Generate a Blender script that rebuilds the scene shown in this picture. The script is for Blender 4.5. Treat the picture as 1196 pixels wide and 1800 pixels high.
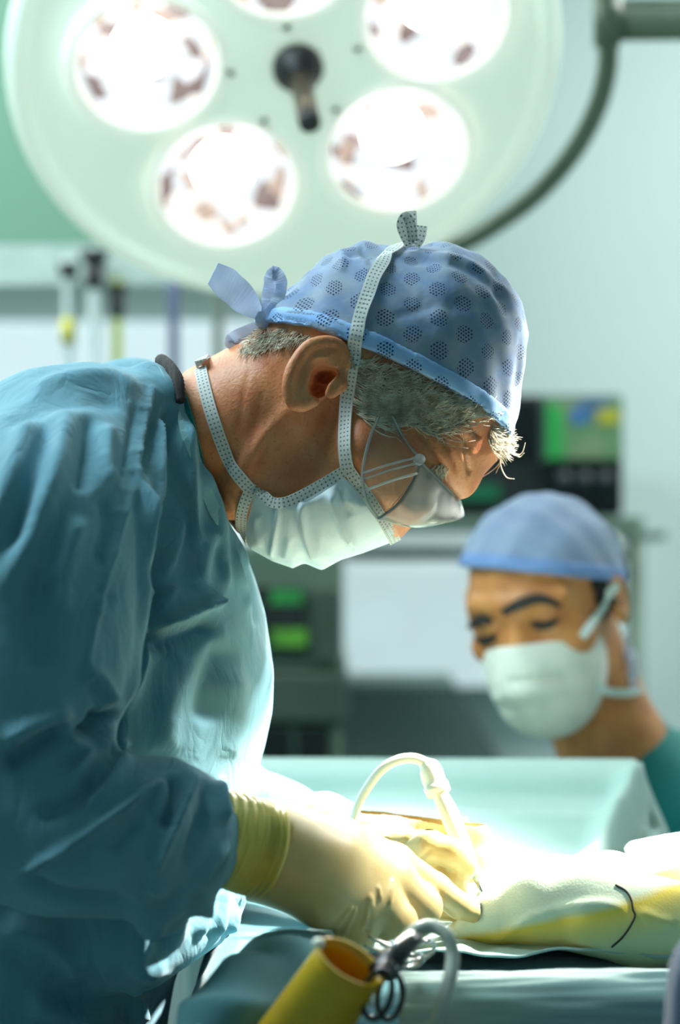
import bpy, bmesh, math, random
import numpy as np
from mathutils import Vector, Matrix, noise as mnoise
from mathutils.bvhtree import BVHTree

for _o in list(bpy.data.objects):
    bpy.data.objects.remove(_o)
SC = bpy.context.scene
COL = SC.collection
random.seed(7)
RNG = np.random.default_rng(7)

# ------------------------------------------------------------------ camera
FPX, CX, CY, CAMZ = 4400.0, 598.0, 900.0, 1.38
cam_data = bpy.data.cameras.new('camera')
cam = bpy.data.objects.new('camera', cam_data)
COL.objects.link(cam)
cam.location = (0, 0, CAMZ)
cam.rotation_euler = (math.pi / 2, 0, 0)
cam_data.sensor_fit = 'HORIZONTAL'
cam_data.sensor_width = 24.0
cam_data.lens = FPX / 1196.0 * 24.0
cam_data.clip_start = 0.05
cam_data.dof.use_dof = True
cam_data.dof.focus_distance = 1.93
cam_data.dof.aperture_fstop = 3.3
SC.camera = cam

# ------------------------------------------------------------------ world and light
world = bpy.data.worlds.new('world')
SC.world = world
world.use_nodes = True
bg = world.node_tree.nodes['Background']
bg.inputs[0].default_value = (0.62, 0.86, 0.86, 1)
bg.inputs[1].default_value = 0.34

def area_light(name, loc, size, energy, col, target=None, sizey=None):
    d = bpy.data.lights.new(name, 'AREA')
    d.energy = energy; d.color = col
    d.shape = 'RECTANGLE'; d.size = size; d.size_y = sizey or size
    o = bpy.data.objects.new(name, d); COL.objects.link(o)
    o.location = loc
    if target is not None:
        o.rotation_euler = (Vector(target) - Vector(loc)).to_track_quat('-Z', 'Y').to_euler()
    return o

def spot_light(name, loc, target, energy, col, angle, blend, radius, parent=None):
    d = bpy.data.lights.new(name, 'SPOT')
    d.energy = energy; d.color = col
    d.spot_size = angle; d.spot_blend = blend; d.shadow_soft_size = radius
    o = bpy.data.objects.new(name, d); COL.objects.link(o)
    o.location = loc
    o.rotation_euler = (Vector(target) - Vector(loc)).to_track_quat('-Z', 'Y').to_euler()
    return o

# fluorescent panels on the theatre ceiling
area_light('ceiling_panel_light', (-1.1, 2.0, 2.84), 1.2, 52, (0.70, 0.90, 1.0), sizey=0.6)
area_light('ceiling_panel_light', (-1.4, 3.6, 2.84), 1.2, 52, (0.95, 1.0, 0.99), sizey=0.6)
area_light('ceiling_panel_light', (1.5, 3.6, 2.84), 1.2, 52, (0.95, 1.0, 0.99), sizey=0.6)
# second operating lamp, beyond the right edge of the picture, focused on the field
FIELD = Vector((0.10, 1.98, 1.06))
spot_light('satellite_lamp_light', (0.95, 2.20, 2.25), (0.02, 2.10, 1.10), 780, (1.0, 0.97, 0.90), math.radians(22), 0.22, 0.06)

SC.view_settings.view_transform = 'Standard'
SC.view_settings.look = 'None'
SC.view_settings.exposure = 0.18
SC.view_settings.gamma = 1.0
SC.view_settings.use_curve_mapping = False

# ------------------------------------------------------------------ helpers
def P(px, py, d):
    return Vector(((px - CX) * d / FPX, d, CAMZ - (py - CY) * d / FPX))

def srgb(r, g, b):
    def f(c):
        c /= 255.0
        return c / 12.92 if c <= 0.04045 else ((c + 0.055) / 1.055) ** 2.4
    return (f(r), f(g), f(b), 1.0)

def new_mat(name):
    m = bpy.data.materials.new(name); m.use_nodes = True
    nt = m.node_tree
    return m, nt, nt.nodes['Principled BSDF']

def mat(name, col, rough=0.6, col2=None, scale=20.0, bump=0.0, bscale=200.0, metal=0.0, sheen=0.0,
        spec=0.5, sss=0.0, stretch=(1, 1, 1), emis=None, estr=0.0, trans=0.0, detail=3.0, bdist=0.002):
    m, nt, bs = new_mat(name)
    L = nt.links.new
    bs.inputs['Roughness'].default_value = rough
    bs.inputs['Metallic'].default_value = metal
    bs.inputs['Specular IOR Level'].default_value = spec
    bs.inputs['Sheen Weight'].default_value = sheen
    bs.inputs['Transmission Weight'].default_value = trans
    if sss:
        bs.inputs['Subsurface Weight'].default_value = sss
        bs.inputs['Subsurface Radius'].default_value = (1.0, 0.4, 0.2)
        bs.inputs['Subsurface Scale'].default_value = 0.004
    tc = nt.nodes.new('ShaderNodeTexCoord'); mp = nt.nodes.new('ShaderNodeMapping')
    mp.inputs['Scale'].default_value = stretch
    L(tc.outputs['Object'], mp.inputs['Vector'])
    nz = nt.nodes.new('ShaderNodeTexNoise'); nz.inputs['Scale'].default_value = scale
    nz.inputs['Detail'].default_value = detail
    L(mp.outputs[0], nz.inputs['Vector'])
    mx = nt.nodes.new('ShaderNodeMix'); mx.data_type = 'RGBA'
    c2 = col2 or tuple(min(1, c * 0.86) for c in col[:3]) + (1,)
    mx.inputs[6].default_value = col; mx.inputs[7].default_value = c2
    rp = nt.nodes.new('ShaderNodeMapRange')
    rp.inputs[1].default_value = 0.35; rp.inputs[2].default_value = 0.65
    L(nz.outputs['Fac'], rp.inputs[0]); L(rp.outputs[0], mx.inputs[0])
    L(mx.outputs[2], bs.inputs['Base Color'])
    if bump:
        n2 = nt.nodes.new('ShaderNodeTexNoise'); n2.inputs['Scale'].default_value = bscale
        n2.inputs['Detail'].default_value = 4
        L(mp.outputs[0], n2.inputs['Vector'])
        bp = nt.nodes.new('ShaderNodeBump'); bp.inputs['Strength'].default_value = bump
        bp.inputs['Distance'].default_value = bdist
        L(n2.outputs['Fac'], bp.inputs['Height']); L(bp.outputs[0], bs.inputs['Normal'])
    if emis:
        bs.inputs['Emission Color'].default_value = emis
        bs.inputs['Emission Strength'].default_value = estr
    return m

def vmath(nt, op, a, b=None):
    n = nt.nodes.new('ShaderNodeVectorMath'); n.operation = op
    for i, v in enumerate((a, b)):
        if v is None: continue
        if hasattr(v, 'links'): nt.links.new(v, n.inputs[i])
        else: n.inputs[i].default_value = v
    return n.outputs['Value'] if op == 'LENGTH' else n.outputs['Vector']

def fmath(nt, op, a, b=None, c=None):
    n = nt.nodes.new('ShaderNodeMath'); n.operation = op
    for i, v in enumerate((a, b, c)):
        if v is None: continue
        if hasattr(v, 'links'): nt.links.new(v, n.inputs[i])
        else: n.inputs[i].default_value = v
    return n.outputs[0]

def lattice(nt, uv, sx, sy):
    """distance (in uv units) to the nearest point of a staggered lattice"""
    a = vmath(nt, 'DIVIDE', uv, (sx, sy, 1.0))
    ds = []
    for off in (0.0, 0.5):
        f = vmath(nt, 'FRACTION', vmath(nt, 'ADD', a, (off + 50, off + 50, 0.0)))
        g = vmath(nt, 'MULTIPLY', vmath(nt, 'SUBTRACT', f, (0.5, 0.5, 0.0)), (sx, sy, 0.0))
        ds.append(vmath(nt, 'LENGTH', g))
    return fmath(nt, 'MINIMUM', ds[0], ds[1])

def grid_dots(nt, uv, sx, sy):
    a = vmath(nt, 'DIVIDE', uv, (sx, sy, 1.0))
    f = vmath(nt, 'FRACTION', vmath(nt, 'ADD', a, (50.0, 50.0, 0.0)))
    g = vmath(nt, 'MULTIPLY', vmath(nt, 'SUBTRACT', f, (0.5, 0.5, 0.0)), (sx, sy, 0.0))
    return vmath(nt, 'LENGTH', g)

def flag(o, label=None, cat=None, group=None, kind=None):
    if label: o['label'] = label
    if cat: o['category'] = cat
    if group: o['group'] = group
    if kind: o['kind'] = kind
    return o

def empty(name, loc, label=None, cat=None, group=None):
    o = bpy.data.objects.new(name, None); COL.objects.link(o)
    o.location = loc; o.empty_display_size = 0.05
    return flag(o, label, cat, group)

def link(name, me, m, parent=None, smooth=True):
    o = bpy.data.objects.new(name, me); COL.objects.link(o)
    me.materials.clear(); me.materials.append(m)
    if smooth: me.polygons.foreach_set('use_smooth', [True] * len(me.polygons))
    if parent is not None:
        o.parent = parent
        p = parent; off = Vector((0, 0, 0))
        while p is not None:
            off += p.location; p = p.parent
        o.location = -off + o.location
    return o

def mesh_obj(name, V, F, m, parent=None, smooth=True, uv=None):
    me = bpy.data.meshes.new(name)
    V = np.asarray(V, dtype=np.float32)
    if isinstance(F, np.ndarray):
        me.vertices.add(len(V)); me.vertices.foreach_set('co', V.ravel())
        nf, k = F.shape
        me.loops.add(nf * k); me.loops.foreach_set('vertex_index', F.astype(np.int32).ravel())
        me.polygons.add(nf)
        me.polygons.foreach_set('loop_start', np.arange(0, nf * k, k, dtype=np.int32))
        me.update(calc_edges=True)
    else:
        me.from_pydata([tuple(v) for v in V], [], F); me.update()
    if uv is not None:
        lay = me.uv_layers.new(name='map')
        li = np.empty(len(me.loops), dtype=np.int32); me.loops.foreach_get('vertex_index', li)
        lay.data.foreach_set('uv', np.asarray(uv, dtype=np.float32)[li].ravel())
    return link(name, me, m, parent, smooth)

def bm_obj(name, bm, m, parent=None, smooth=False):
    bmesh.ops.recalc_face_normals(bm, faces=bm.faces[:])
    me = bpy.data.meshes.new(name); bm.to_mesh(me); bm.free()
    return link(name, me, m, parent, smooth)

def box(name, lo, hi, m, parent=None, bevel=0.0, rot=None):
    bm = bmesh.new()
    bmesh.ops.create_cube(bm, size=1.0)
    lo = Vector(lo); hi = Vector(hi); c = (lo + hi) / 2; s = hi - lo
    for v in bm.verts:
        v.co = Vector((v.co.x * s.x, v.co.y * s.y, v.co.z * s.z))
    if bevel:
        bmesh.ops.bevel(bm, geom=bm.edges[:], offset=bevel, segments=2, affect='EDGES', profile=0.5)
    for v in bm.verts:
        if rot is not None: v.co = rot @ v.co
        v.co = v.co + c
    return bm_obj(name, bm, m, parent)

def catmull(pts, n=8):
    pts = [np.asarray(p, dtype=float) for p in pts]
    if len(pts) < 3:
        t = np.linspace(0, 1, n + 1)[:, None]
        return pts[0] * (1 - t) + pts[1] * t
    q = [2 * pts[0] - pts[1]] + pts + [2 * pts[-1] - pts[-2]]
    out = []
    for i in range(1, len(q) - 2):
        p0, p1, p2, p3 = q[i - 1], q[i], q[i + 1], q[i + 2]
        for k in range(n):
            t = k / n
            out.append(0.5 * ((2 * p1) + (-p0 + p2) * t + (2 * p0 - 5 * p1 + 4 * p2 - p3) * t * t + (-p0 + 3 * p1 - 3 * p2 + p3) * t ** 3))
    out.append(pts[-1])
    return np.array(out)

def tube_geo(path, rad, seg=10, flat=1.0, up=(0, 0, 1)):
    path = np.asarray(path, dtype=float); n = len(path)
    rad = np.broadcast_to(np.asarray(rad, dtype=float), (n,)) if np.ndim(rad) == 0 else np.interp(np.linspace(0, 1, n), np.linspace(0, 1, len(rad)), rad)
    T = np.gradient(path, axis=0); T /= np.linalg.norm(T, axis=1)[:, None] + 1e-12
    u = np.asarray(up, dtype=float)
    if abs(T[0] @ u) > 0.95: u = np.array((0, 1.0, 0))
    V = []; prev = u
    for i in range(n):
        b = prev - T[i] * (prev @ T[i]); b /= np.linalg.norm(b) + 1e-12
        prev = b; c = np.cross(T[i], b)
        a = np.linspace(0, 2 * math.pi, seg, endpoint=False)
        V.append(path[i] + rad[i] * (np.cos(a)[:, None] * b * flat + np.sin(a)[:, None] * c))
    V = np.concatenate(V)
    F = []
    for i in range(n - 1):
        for k in range(seg):
            k2 = (k + 1) % seg
            F.append((i * seg + k, i * seg + k2, (i + 1) * seg + k2, (i + 1) * seg + k))
    F.append(tuple(range(seg - 1, -1, -1))); F.append(tuple(range((n - 1) * seg, n * seg)))
    return V, F

def tube(name, path, rad, m, parent=None, seg=10, n=0, flat=1.0, up=(0, 0, 1)):
    if n: path = catmull(path, n)
    V, F = tube_geo(path, rad, seg, flat, up)
    return mesh_obj(name, V, F, m, parent)

def join_geo(parts):
    V, F, o = [], [], 0
    for v, f in parts:
        V.append(np.asarray(v)); F += [tuple(i + o for i in q) for q in f]; o += len(v)
    return np.concatenate(V), F

def lathe_geo(prof, seg=40, axis=None, origin=(0, 0, 0), cap=True):
    """prof: (radius, height) pairs; axis: unit vector of the height"""
    ax = Vector(axis or (0, 0, 1)).normalized()
    b = ax.orthogonal().normalized(); c = ax.cross(b)
    V, F = [], []
    for r, h in prof:
        for k in range(seg):
            a = 2 * math.pi * k / seg
            V.append(Vector(origin) + ax * h + (b * math.cos(a) + c * math.sin(a)) * r)
    for i in range(len(prof) - 1):
        for k in range(seg):
            k2 = (k + 1) % seg
            F.append((i * seg + k, i * seg + k2, (i + 1) * seg + k2, (i + 1) * seg + k))
    if prof[0] == prof[-1]: cap = False
    if cap and prof[0][0] > 1e-5: F.append(tuple(range(seg - 1, -1, -1)))
    if cap and prof[-1][0] > 1e-5: F.append(tuple(range((len(prof) - 1) * seg, len(prof) * seg)))
    return np.array([tuple(v) for v in V]), F

def lathe(name, prof, m, parent=None, seg=40, axis=None, origin=(0, 0, 0), cap=True):
    V, F = lathe_geo(prof, seg, axis, origin, cap)
    o = mesh_obj(name, V, F, m, parent)
    return o

def ribbon(name, path, norm, width, m, parent=None, thick=0.0008):
    """flat band following path, facing norm (one vector per point)"""
    path = np.asarray(path, dtype=float); norm = np.asarray(norm, dtype=float)
    n = len(path)
    width = np.broadcast_to(width, (n,)) if np.ndim(width) == 0 else np.interp(np.linspace(0, 1, n), np.linspace(0, 1, len(width)), width)
    T = np.gradient(path, axis=0); T /= np.linalg.norm(T, axis=1)[:, None] + 1e-12
    S = np.cross(T, norm); S /= np.linalg.norm(S, axis=1)[:, None] + 1e-12
    N = np.cross(S, T)
    L = np.concatenate([[0], np.cumsum(np.linalg.norm(np.diff(path, axis=0), axis=1))])
    V, U = [], []
    for i in range(n):
        for sv, hv in ((-.5, 1), (.5, 1), (.5, 0), (-.5, 0)):
            V.append(path[i] + S[i] * sv * width[i] + N[i] * hv * thick)
            U.append((L[i], sv * width[i]))
    F = []
    for i in range(n - 1):
        for k in range(4):
            k2 = (k + 1) % 4
            F.append((i * 4 + k, i * 4 + k2, i * 4 + 4 + k2, i * 4 + 4 + k))
    F.append((3, 2, 1, 0)); e = (n - 1) * 4; F.append((e, e + 1, e + 2, e + 3))
    return mesh_obj(name, V, F, m, parent, smooth=False, uv=U)

# ---------------- implicit surfaces
def poly_sd(poly, X, Z):
    poly = np.asarray(poly, dtype=float)
    d = np.full(X.shape, 1e9); ins = np.zeros(X.shape, dtype=bool)
    n = len(poly)
    for i in range(n):
        ax, az = poly[i]; bx, bz = poly[(i + 1) % n]
        ex, ez = bx - ax, bz - az
        wx, wz = X - ax, Z - az
        t = np.clip((wx * ex + wz * ez) / (ex * ex + ez * ez + 1e-18), 0, 1)
        d = np.minimum(d, (wx - ex * t) ** 2 + (wz - ez * t) ** 2)
        c = ((az > Z) != (bz > Z)) & (X < (bx - ax) * (Z - az) / (bz - az + 1e-18) + ax)
        ins ^= c
    d = np.sqrt(d)
    return np.where(ins, -d, d)

def pxpoly(pts, d0):
    return [((p[0] - CX) * d0 / FPX, CAMZ - (p[1] - CY) * d0 / FPX) for p in pts]

class Grid:
    def __init__(self, lo, hi, h):
        self.lo = np.array(lo, dtype=float); self.h = h
        self.n = np.ceil((np.array(hi) - self.lo) / h).astype(int) + 1
        self.x = self.lo[0] + h * np.arange(self.n[0])
        self.y = self.lo[1] + h * np.arange(self.n[1])
        self.z = self.lo[2] + h * np.arange(self.n[2])
        self.X = self.x[:, None, None]; self.Y = self.y[None, :, None]; self.Z = self.z[None, None, :]
        self.XX, self.ZZ = np.meshgrid(self.x, self.z, indexing='ij')
    def poly(self, pts, d0):
        return poly_sd(pxpoly(pts, d0), self.XX, self.ZZ)[:, None, :]
    def inflate(self, pts, d0, W, R):
        d2 = self.poly(pts, d0)
        return (np.sqrt(np.maximum(d2 / R + 1, 0) ** 2 + ((self.Y - d0) / W) ** 2) - 1) * min(R, W)
    def cone(self, a, b, ra, rb):
        a = np.array(a, dtype=float); b = np.array(b, dtype=float); e = b - a
        wx, wy, wz = self.X - a[0], self.Y - a[1], self.Z - a[2]
        t = np.clip((wx * e[0] + wy * e[1] + wz * e[2]) / (e @ e + 1e-12), 0, 1)
        return np.sqrt((wx - e[0] * t) ** 2 + (wy - e[1] * t) ** 2 + (wz - e[2] * t) ** 2) - (ra + (rb - ra) * t)
    def chain(self, pts, rad, k=0.0):
        f = None
        for i in range(len(pts) - 1):
            g = self.cone(pts[i], pts[i + 1], rad[i], rad[i + 1])
            f = g if f is None else (smin(f, g, k) if k else np.minimum(f, g))
        return f
    def ell(self, c, r, M=None):
        w = [self.X - c[0], self.Y - c[1], self.Z - c[2]]
        if M is not None:
            w = [M[i][0] * w[0] + M[i][1] * w[1] + M[i][2] * w[2] for i in range(3)]
        k = np.sqrt((w[0] / r[0]) ** 2 + (w[1] / r[1]) ** 2 + (w[2] / r[2]) ** 2)
        return (k - 1) * min(r)

def smin(a, b, k):
    h = np.clip(0.5 + 0.5 * (b - a) / k, 0, 1)
    return b * (1 - h) + a * h - k * h * (1 - h)
def smax(a, b, k):
    return -smin(-a, -b, k)

def nets(g, f):
    """naive surface nets"""
    f = np.ascontiguousarray(np.broadcast_to(f, tuple(g.n))).astype(np.float32)
    s = f < 0
    nx, ny, nz = f.shape
    cnt = np.zeros((nx - 1, ny - 1, nz - 1), dtype=np.int8)
    offs = [(i, j, k) for i in (0, 1) for j in (0, 1) for k in (0, 1)]
    for i, j, k in offs:
        cnt += s[i:nx - 1 + i, j:ny - 1 + j, k:nz - 1 + k]
    act = (cnt > 0) & (cnt < 8)
    I = np.argwhere(act)
    idx = np.full(act.shape, -1, dtype=np.int64); idx[act] = np.arange(len(I))
    vals = np.stack([f[I[:, 0] + i, I[:, 1] + j, I[:, 2] + k] for i, j, k in offs], axis=1)
    acc = np.zeros((len(I), 3)); num = np.zeros(len(I))
    for a in range(8):
        for b in range(a + 1, 8):
            da = np.array(offs[b]) - np.array(offs[a])
            if np.abs(da).sum() != 1: continue
            va, vb = vals[:, a], vals[:, b]
            m = (va < 0) != (vb < 0)
            t = np.where(m, va / np.where(m, va - vb, 1), 0)
            p = np.array(offs[a]) + t[:, None] * da
            acc += p * m[:, None]; num += m
    V = g.lo + (I + acc / num[:, None]) * g.h
    quads = []
    for ax in range(3):
        sa = [slice(None)] * 3; sb = [slice(None)] * 3
        sa[ax] = slice(0, -1); sb[ax] = slice(1, None)
        ch = s[tuple(sa)] != s[tuple(sb)]
        E = np.argwhere(ch)
        o1, o2 = [a for a in range(3) if a != ax]
        ok = (E[:, o1] > 0) & (E[:, o2] > 0) & (E[:, o1] < f.shape[o1] - 1) & (E[:, o2] < f.shape[o2] - 1)
        E = E[ok]
        def cell(d1, d2):
            q = E.copy(); q[:, o1] += d1; q[:, o2] += d2
            return idx[q[:, 0], q[:, 1], q[:, 2]]
        q = np.stack([cell(-1, -1), cell(0, -1), cell(0, 0), cell(-1, 0)], axis=1)
        inside = s[E[:, 0], E[:, 1], E[:, 2]]
        if ax == 1: inside = ~inside
        q[~inside] = q[~inside][:, ::-1]
        quads.append(q)
    Q = np.concatenate(quads)
    vol = np.einsum('ij,ij->i', V[Q[:, 0]] - V.mean(0), np.cross(V[Q[:, 2]] - V[Q[:, 0]], V[Q[:, 3]] - V[Q[:, 1]])).sum()
    if vol < 0: Q = Q[:, ::-1]
    return V, np.ascontiguousarray(Q)

def vnormals(V, F):
    n = np.cross(V[F[:, 2]] - V[F[:, 0]], V[F[:, 3]] - V[F[:, 1]])
    N = np.zeros_like(V)
    for k in range(4):
        for c in range(3):
            N[:, c] += np.bincount(F[:, k], n[:, c], len(V))
    return N / (np.linalg.norm(N, axis=1)[:, None] + 1e-12)

def relax(V, F, it=2, lam=0.5):
    E = np.concatenate([F[:, [0, 1]], F[:, [1, 2]], F[:, [2, 3]], F[:, [3, 0]]])
    deg = np.bincount(E[:, 0], minlength=len(V)) + np.bincount(E[:, 1], minlength=len(V))
    for _ in range(it):
        A = np.zeros_like(V)
        for c in range(3):
            A[:, c] = np.bincount(E[:, 0], V[E[:, 1], c], len(V)) + np.bincount(E[:, 1], V[E[:, 0], c], len(V))
        V = V + lam * (A / np.maximum(deg, 1)[:, None] - V)
    return V

def project(V):
    return np.stack([CX + V[:, 0] / V[:, 1] * FPX, CY - (V[:, 2] - CAMZ) / V[:, 1] * FPX], axis=1)

def sculpt(V, F, strokes, ymax=9.0, again=None):
    """push the side of a cloth surface that faces the viewer's side of the room along drawn fold lines"""
    N = vnormals(V, F)
    uv = project(V)
    D = np.zeros(len(V))
    V0 = V
    for pts, w, amp, kind in strokes:
        pl = catmull(pts, 6) if len(pts) > 2 else np.asarray(pts, dtype=float)
        lo = pl.min(0) - 4 * w; hi = pl.max(0) + 4 * w
        sel = np.where((uv[:, 0] > lo[0]) & (uv[:, 0] < hi[0]) & (uv[:, 1] > lo[1]) & (uv[:, 1] < hi[1]) & (N[:, 1] < 0.15) & (V[:, 1] < ymax))[0]
        if len(sel) == 0: continue
        q = uv[sel]
        best = np.full(len(sel), 1e18); sd = np.zeros(len(sel)); tt = np.zeros(len(sel))
        L = np.concatenate([[0], np.cumsum(np.linalg.norm(np.diff(pl, axis=0), axis=1))])
        for i in range(len(pl) - 1):
            a, b = pl[i], pl[i + 1]; e = b - a; l2 = e @ e + 1e-12
            t = np.clip(((q - a) @ e) / l2, 0, 1)
            dv = q - a - t[:, None] * e
            d2 = (dv ** 2).sum(1)
            m = d2 < best
            best[m] = d2[m]
            sd[m] = np.sign(e[0] * dv[m, 1] - e[1] * dv[m, 0]) * np.sqrt(d2[m])
            tt[m] = (L[i] + t[m] * (L[i + 1] - L[i])) / L[-1]
        fade = np.clip(np.minimum(tt, 1 - tt) / 0.18, 0, 1); fade = fade * fade * (3 - 2 * fade)
        if kind == 'ridge':
            h = np.exp(-(sd / w) ** 2)
        elif kind == 'open':
            h = np.exp(-(sd / w) ** 2); fade = 1.0
        elif kind == 'step':     # sharp on the right-hand side of the stroke direction
            h = np.where(sd < 0, np.exp(-(sd / w) ** 2), np.exp(-(sd / max(w * 0.3, 5.0)) ** 2))
        face = np.clip((0.15 - N[sel, 1]) / 0.35, 0, 1)
        D[sel] += amp * h * fade * face
    return V + N * D[:, None]

def fbm(V, scale, seed=0.0, oct=2):
    out = np.empty(len(V))
    for i, v in enumerate(V):
        p = Vector((v[0] * scale[0] + seed, v[1] * scale[1] - seed, v[2] * scale[2] + 2 * seed))
        out[i] = mnoise.noise(p) + (0.5 * mnoise.noise(p * 2.1) if oct > 1 else 0)
    return out

def largest(V, F):
    lab = np.arange(len(V))
    while True:
        m = lab[F].min(1); new = lab.copy()
        for k in range(4): np.minimum.at(new, F[:, k], m)
        new = new[new]
        if (new == lab).all(): break
        lab = new
    u, c = np.unique(lab, return_counts=True)
    keep = lab == u[c.argmax()]
    idx = np.cumsum(keep) - 1
    return V[keep], idx[F[keep[F[:, 0]]]]

class Hit:
    """surface finder for seams, straps and hair that lie on other pieces"""
    def __init__(self, *geos):
        V, F, o = [], [], 0
        for v, f in geos:
            V.append(np.asarray(v)); F += [tuple(int(i) + o for i in q) for q in f]; o += len(v)
        self.t = BVHTree.FromPolygons([tuple(v) for v in np.concatenate(V)], F)
    def at(self, px, py, off=0.0, dflt=None):
        o = Vector((0, 0, CAMZ)); d = (P(px, py, 1.0) - o).normalized()
        r = self.t.ray_cast(o, d)
        if r[0] is None:
            return (P(px, py, dflt) if dflt else None), Vector((0, -1, 0))
        n = r[1]
        if n.dot(d) > 0: n = -n
        return r[0] + n * off, n
    def path(self, pts, off=0.001, n=6, dflt=2.0):
        pl = catmull(pts, n)
        A = [self.at(p[0], p[1], off, dflt) for p in pl]
        pa = np.array([tuple(a[0]) for a in A]); no = np.array([tuple(a[1]) for a in A])
        for _ in range(2):
            pa[1:-1] = (pa[:-2] + 2 * pa[1:-1] + pa[2:]) / 4
            no[1:-1] = (no[:-2] + no[1:-1] + no[2:]) / 3
        return pa, no

# ------------------------------------------------------------------ the setting
M_wall = mat('painted_wall', srgb(198, 214, 212), 0.7, srgb(192, 209, 207), 1.5)
M_wallgreen = mat('green_paint', srgb(124, 164, 142), 0.7, srgb(116, 156, 135), 1.5)
M_wallwhite = mat('white_laminate', srgb(238, 246, 250), 0.6, srgb(230, 240, 246), 2.0)
M_floor = mat('vinyl_floor', srgb(120, 140, 135), 0.45, srgb(105, 126, 122), 30.0)
M_ceil = mat('ceiling_paint', srgb(225, 232, 228), 0.8)
flag(box('floor', (-2.7, -1.1, -0.05), (2.7, 4.9, 0.0), M_floor), kind='structure')
flag(box('wall_front', (-2.7, -1.1, 0.0), (2.7, -1.0, 2.9), mat('blue_wall_paint', srgb(150, 185, 200), 0.7)), kind='structure')
flag(box('ceiling', (-2.7, -1.1, 2.9), (2.7, 4.9, 2.95), M_ceil), kind='structure')
flag(box('wall_back', (-2.7, 4.7, 0.0), (2.7, 4.8, 2.9), M_wall), kind='structure')
flag(box('wall_left', (-2.8, -1.1, 0.0), (-2.7, 4.8, 2.9), M_wallgreen), kind='structure')
flag(box('wall_right', (2.7, -1.1, 0.0), (2.8, 4.8, 2.9), M_wall), kind='structure')
# bulkhead running along the top of the back wall on the left
def zpx(py, d): return CAMZ - (py - CY) * d / FPX
def xpx(px, d): return (px - CX) * d / FPX
flag(box('trim_1', (-2.7, 3.9, zpx(428, 3.9)), (xpx(420, 3.9), 4.7, 2.9), M_wallgreen), kind='structure')
M_trim = mat('grey_white_trim', srgb(186, 205, 198), 0.6)
flag(box('trim_2', (-2.7, 3.9, zpx(500, 3.9)), (xpx(480, 3.9), 4.66, zpx(428, 3.9) - 0.001), M_trim), kind='structure')
# white wall cladding in the middle of the back wall
# glowing panel under the bulkhead, added to brighten the wall there
M_glowpanel = mat('added_panel_glow', srgb(235, 244, 248), 0.4, emis=(0.80, 0.93, 1.0, 1), estr=0.62)
w1 = flag(box('added_glow_panel_1', (xpx(-420, 4.66), 4.672, zpx(980, 4.66)), (xpx(470, 4.66), 4.699, zpx(480, 4.66)), M_glowpanel), kind='structure')
for fx in (-420, -60, 470):
    box('added_panel_frame', (xpx(fx, 4.66) - 0.02, 4.655, zpx(985, 4.66)), (xpx(fx, 4.66) + 0.02, 4.699, zpx(478, 4.66)), M_wallwhite, w1, 0.002)
# white panel on the back wall, its glow added to brighten it
M_wallglow = mat('wall_panel_added_glow', srgb(230, 242, 245), 0.5, emis=(0.78, 0.95, 1.0, 1), estr=0.50)
gpan = empty('added_wall_glow', (xpx(800, 4.62), 4.66, zpx(1100, 4.62)), 'large white wall panel with added glow between machine and assistant', 'panel')
box('added_glow_face', (xpx(606, 4.62), 4.62, zpx(1205, 4.62)), (xpx(1085, 4.62), 4.64, zpx(985, 4.62)), M_wallglow, gpan, 0.003)
box('panel_housing', (xpx(600, 4.62), 4.64, zpx(1212, 4.62)), (xpx(1092, 4.62), 4.70, zpx(940, 4.62)), M_wallwhite, gpan, 0.004)

# ------------------------------------------------------------------ operating lamp
M_lamp = mat('lamp_face_painted_glow', srgb(232, 246, 232), 0.35, srgb(228, 243, 229), 3.0, spec=0.4, emis=(0.92, 1.0, 0.86, 1), estr=0.32)  # pale enamel face, part of its brightness painted in as an even glow
M_lampback = mat('lamp_back_enamel', srgb(140, 165, 150), 0.45)
M_bowlglow = mat('reflector_painted_gleam', (0.85, 0.83, 0.80, 1), 0.22, (0.50, 0.36, 0.34, 1), 14.0, metal=1.0, emis=(1.0, 0.95, 0.86, 1), estr=0.10)
# bulb reflections in the mirror facets painted as random bright and brown glowing cells
nt = M_bowlglow.node_tree; bs = nt.nodes['Principled BSDF']
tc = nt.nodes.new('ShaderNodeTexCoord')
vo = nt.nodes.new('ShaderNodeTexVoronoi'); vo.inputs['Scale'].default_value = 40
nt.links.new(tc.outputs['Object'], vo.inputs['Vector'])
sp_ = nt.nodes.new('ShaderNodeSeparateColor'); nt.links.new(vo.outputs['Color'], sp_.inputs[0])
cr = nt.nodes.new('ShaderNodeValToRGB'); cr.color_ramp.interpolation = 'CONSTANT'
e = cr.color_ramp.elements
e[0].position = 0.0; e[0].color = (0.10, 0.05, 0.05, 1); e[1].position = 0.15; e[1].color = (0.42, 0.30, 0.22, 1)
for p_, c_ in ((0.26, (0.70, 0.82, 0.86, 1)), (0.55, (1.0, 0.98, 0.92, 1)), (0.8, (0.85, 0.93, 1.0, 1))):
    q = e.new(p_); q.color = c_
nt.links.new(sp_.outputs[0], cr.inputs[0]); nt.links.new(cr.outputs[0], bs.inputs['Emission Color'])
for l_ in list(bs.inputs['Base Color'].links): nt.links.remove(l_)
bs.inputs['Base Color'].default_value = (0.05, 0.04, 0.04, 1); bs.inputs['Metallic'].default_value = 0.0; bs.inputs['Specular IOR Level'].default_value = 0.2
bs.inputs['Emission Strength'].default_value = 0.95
M_rimglow = mat('ring_painted_glow', srgb(245, 248, 235), 0.15, srgb(250, 250, 240), 6.0, spec=0.8, emis=(1.0, 0.98, 0.86, 1), estr=0.32)  # glow painted into the ring for the light caught in the glass
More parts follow.
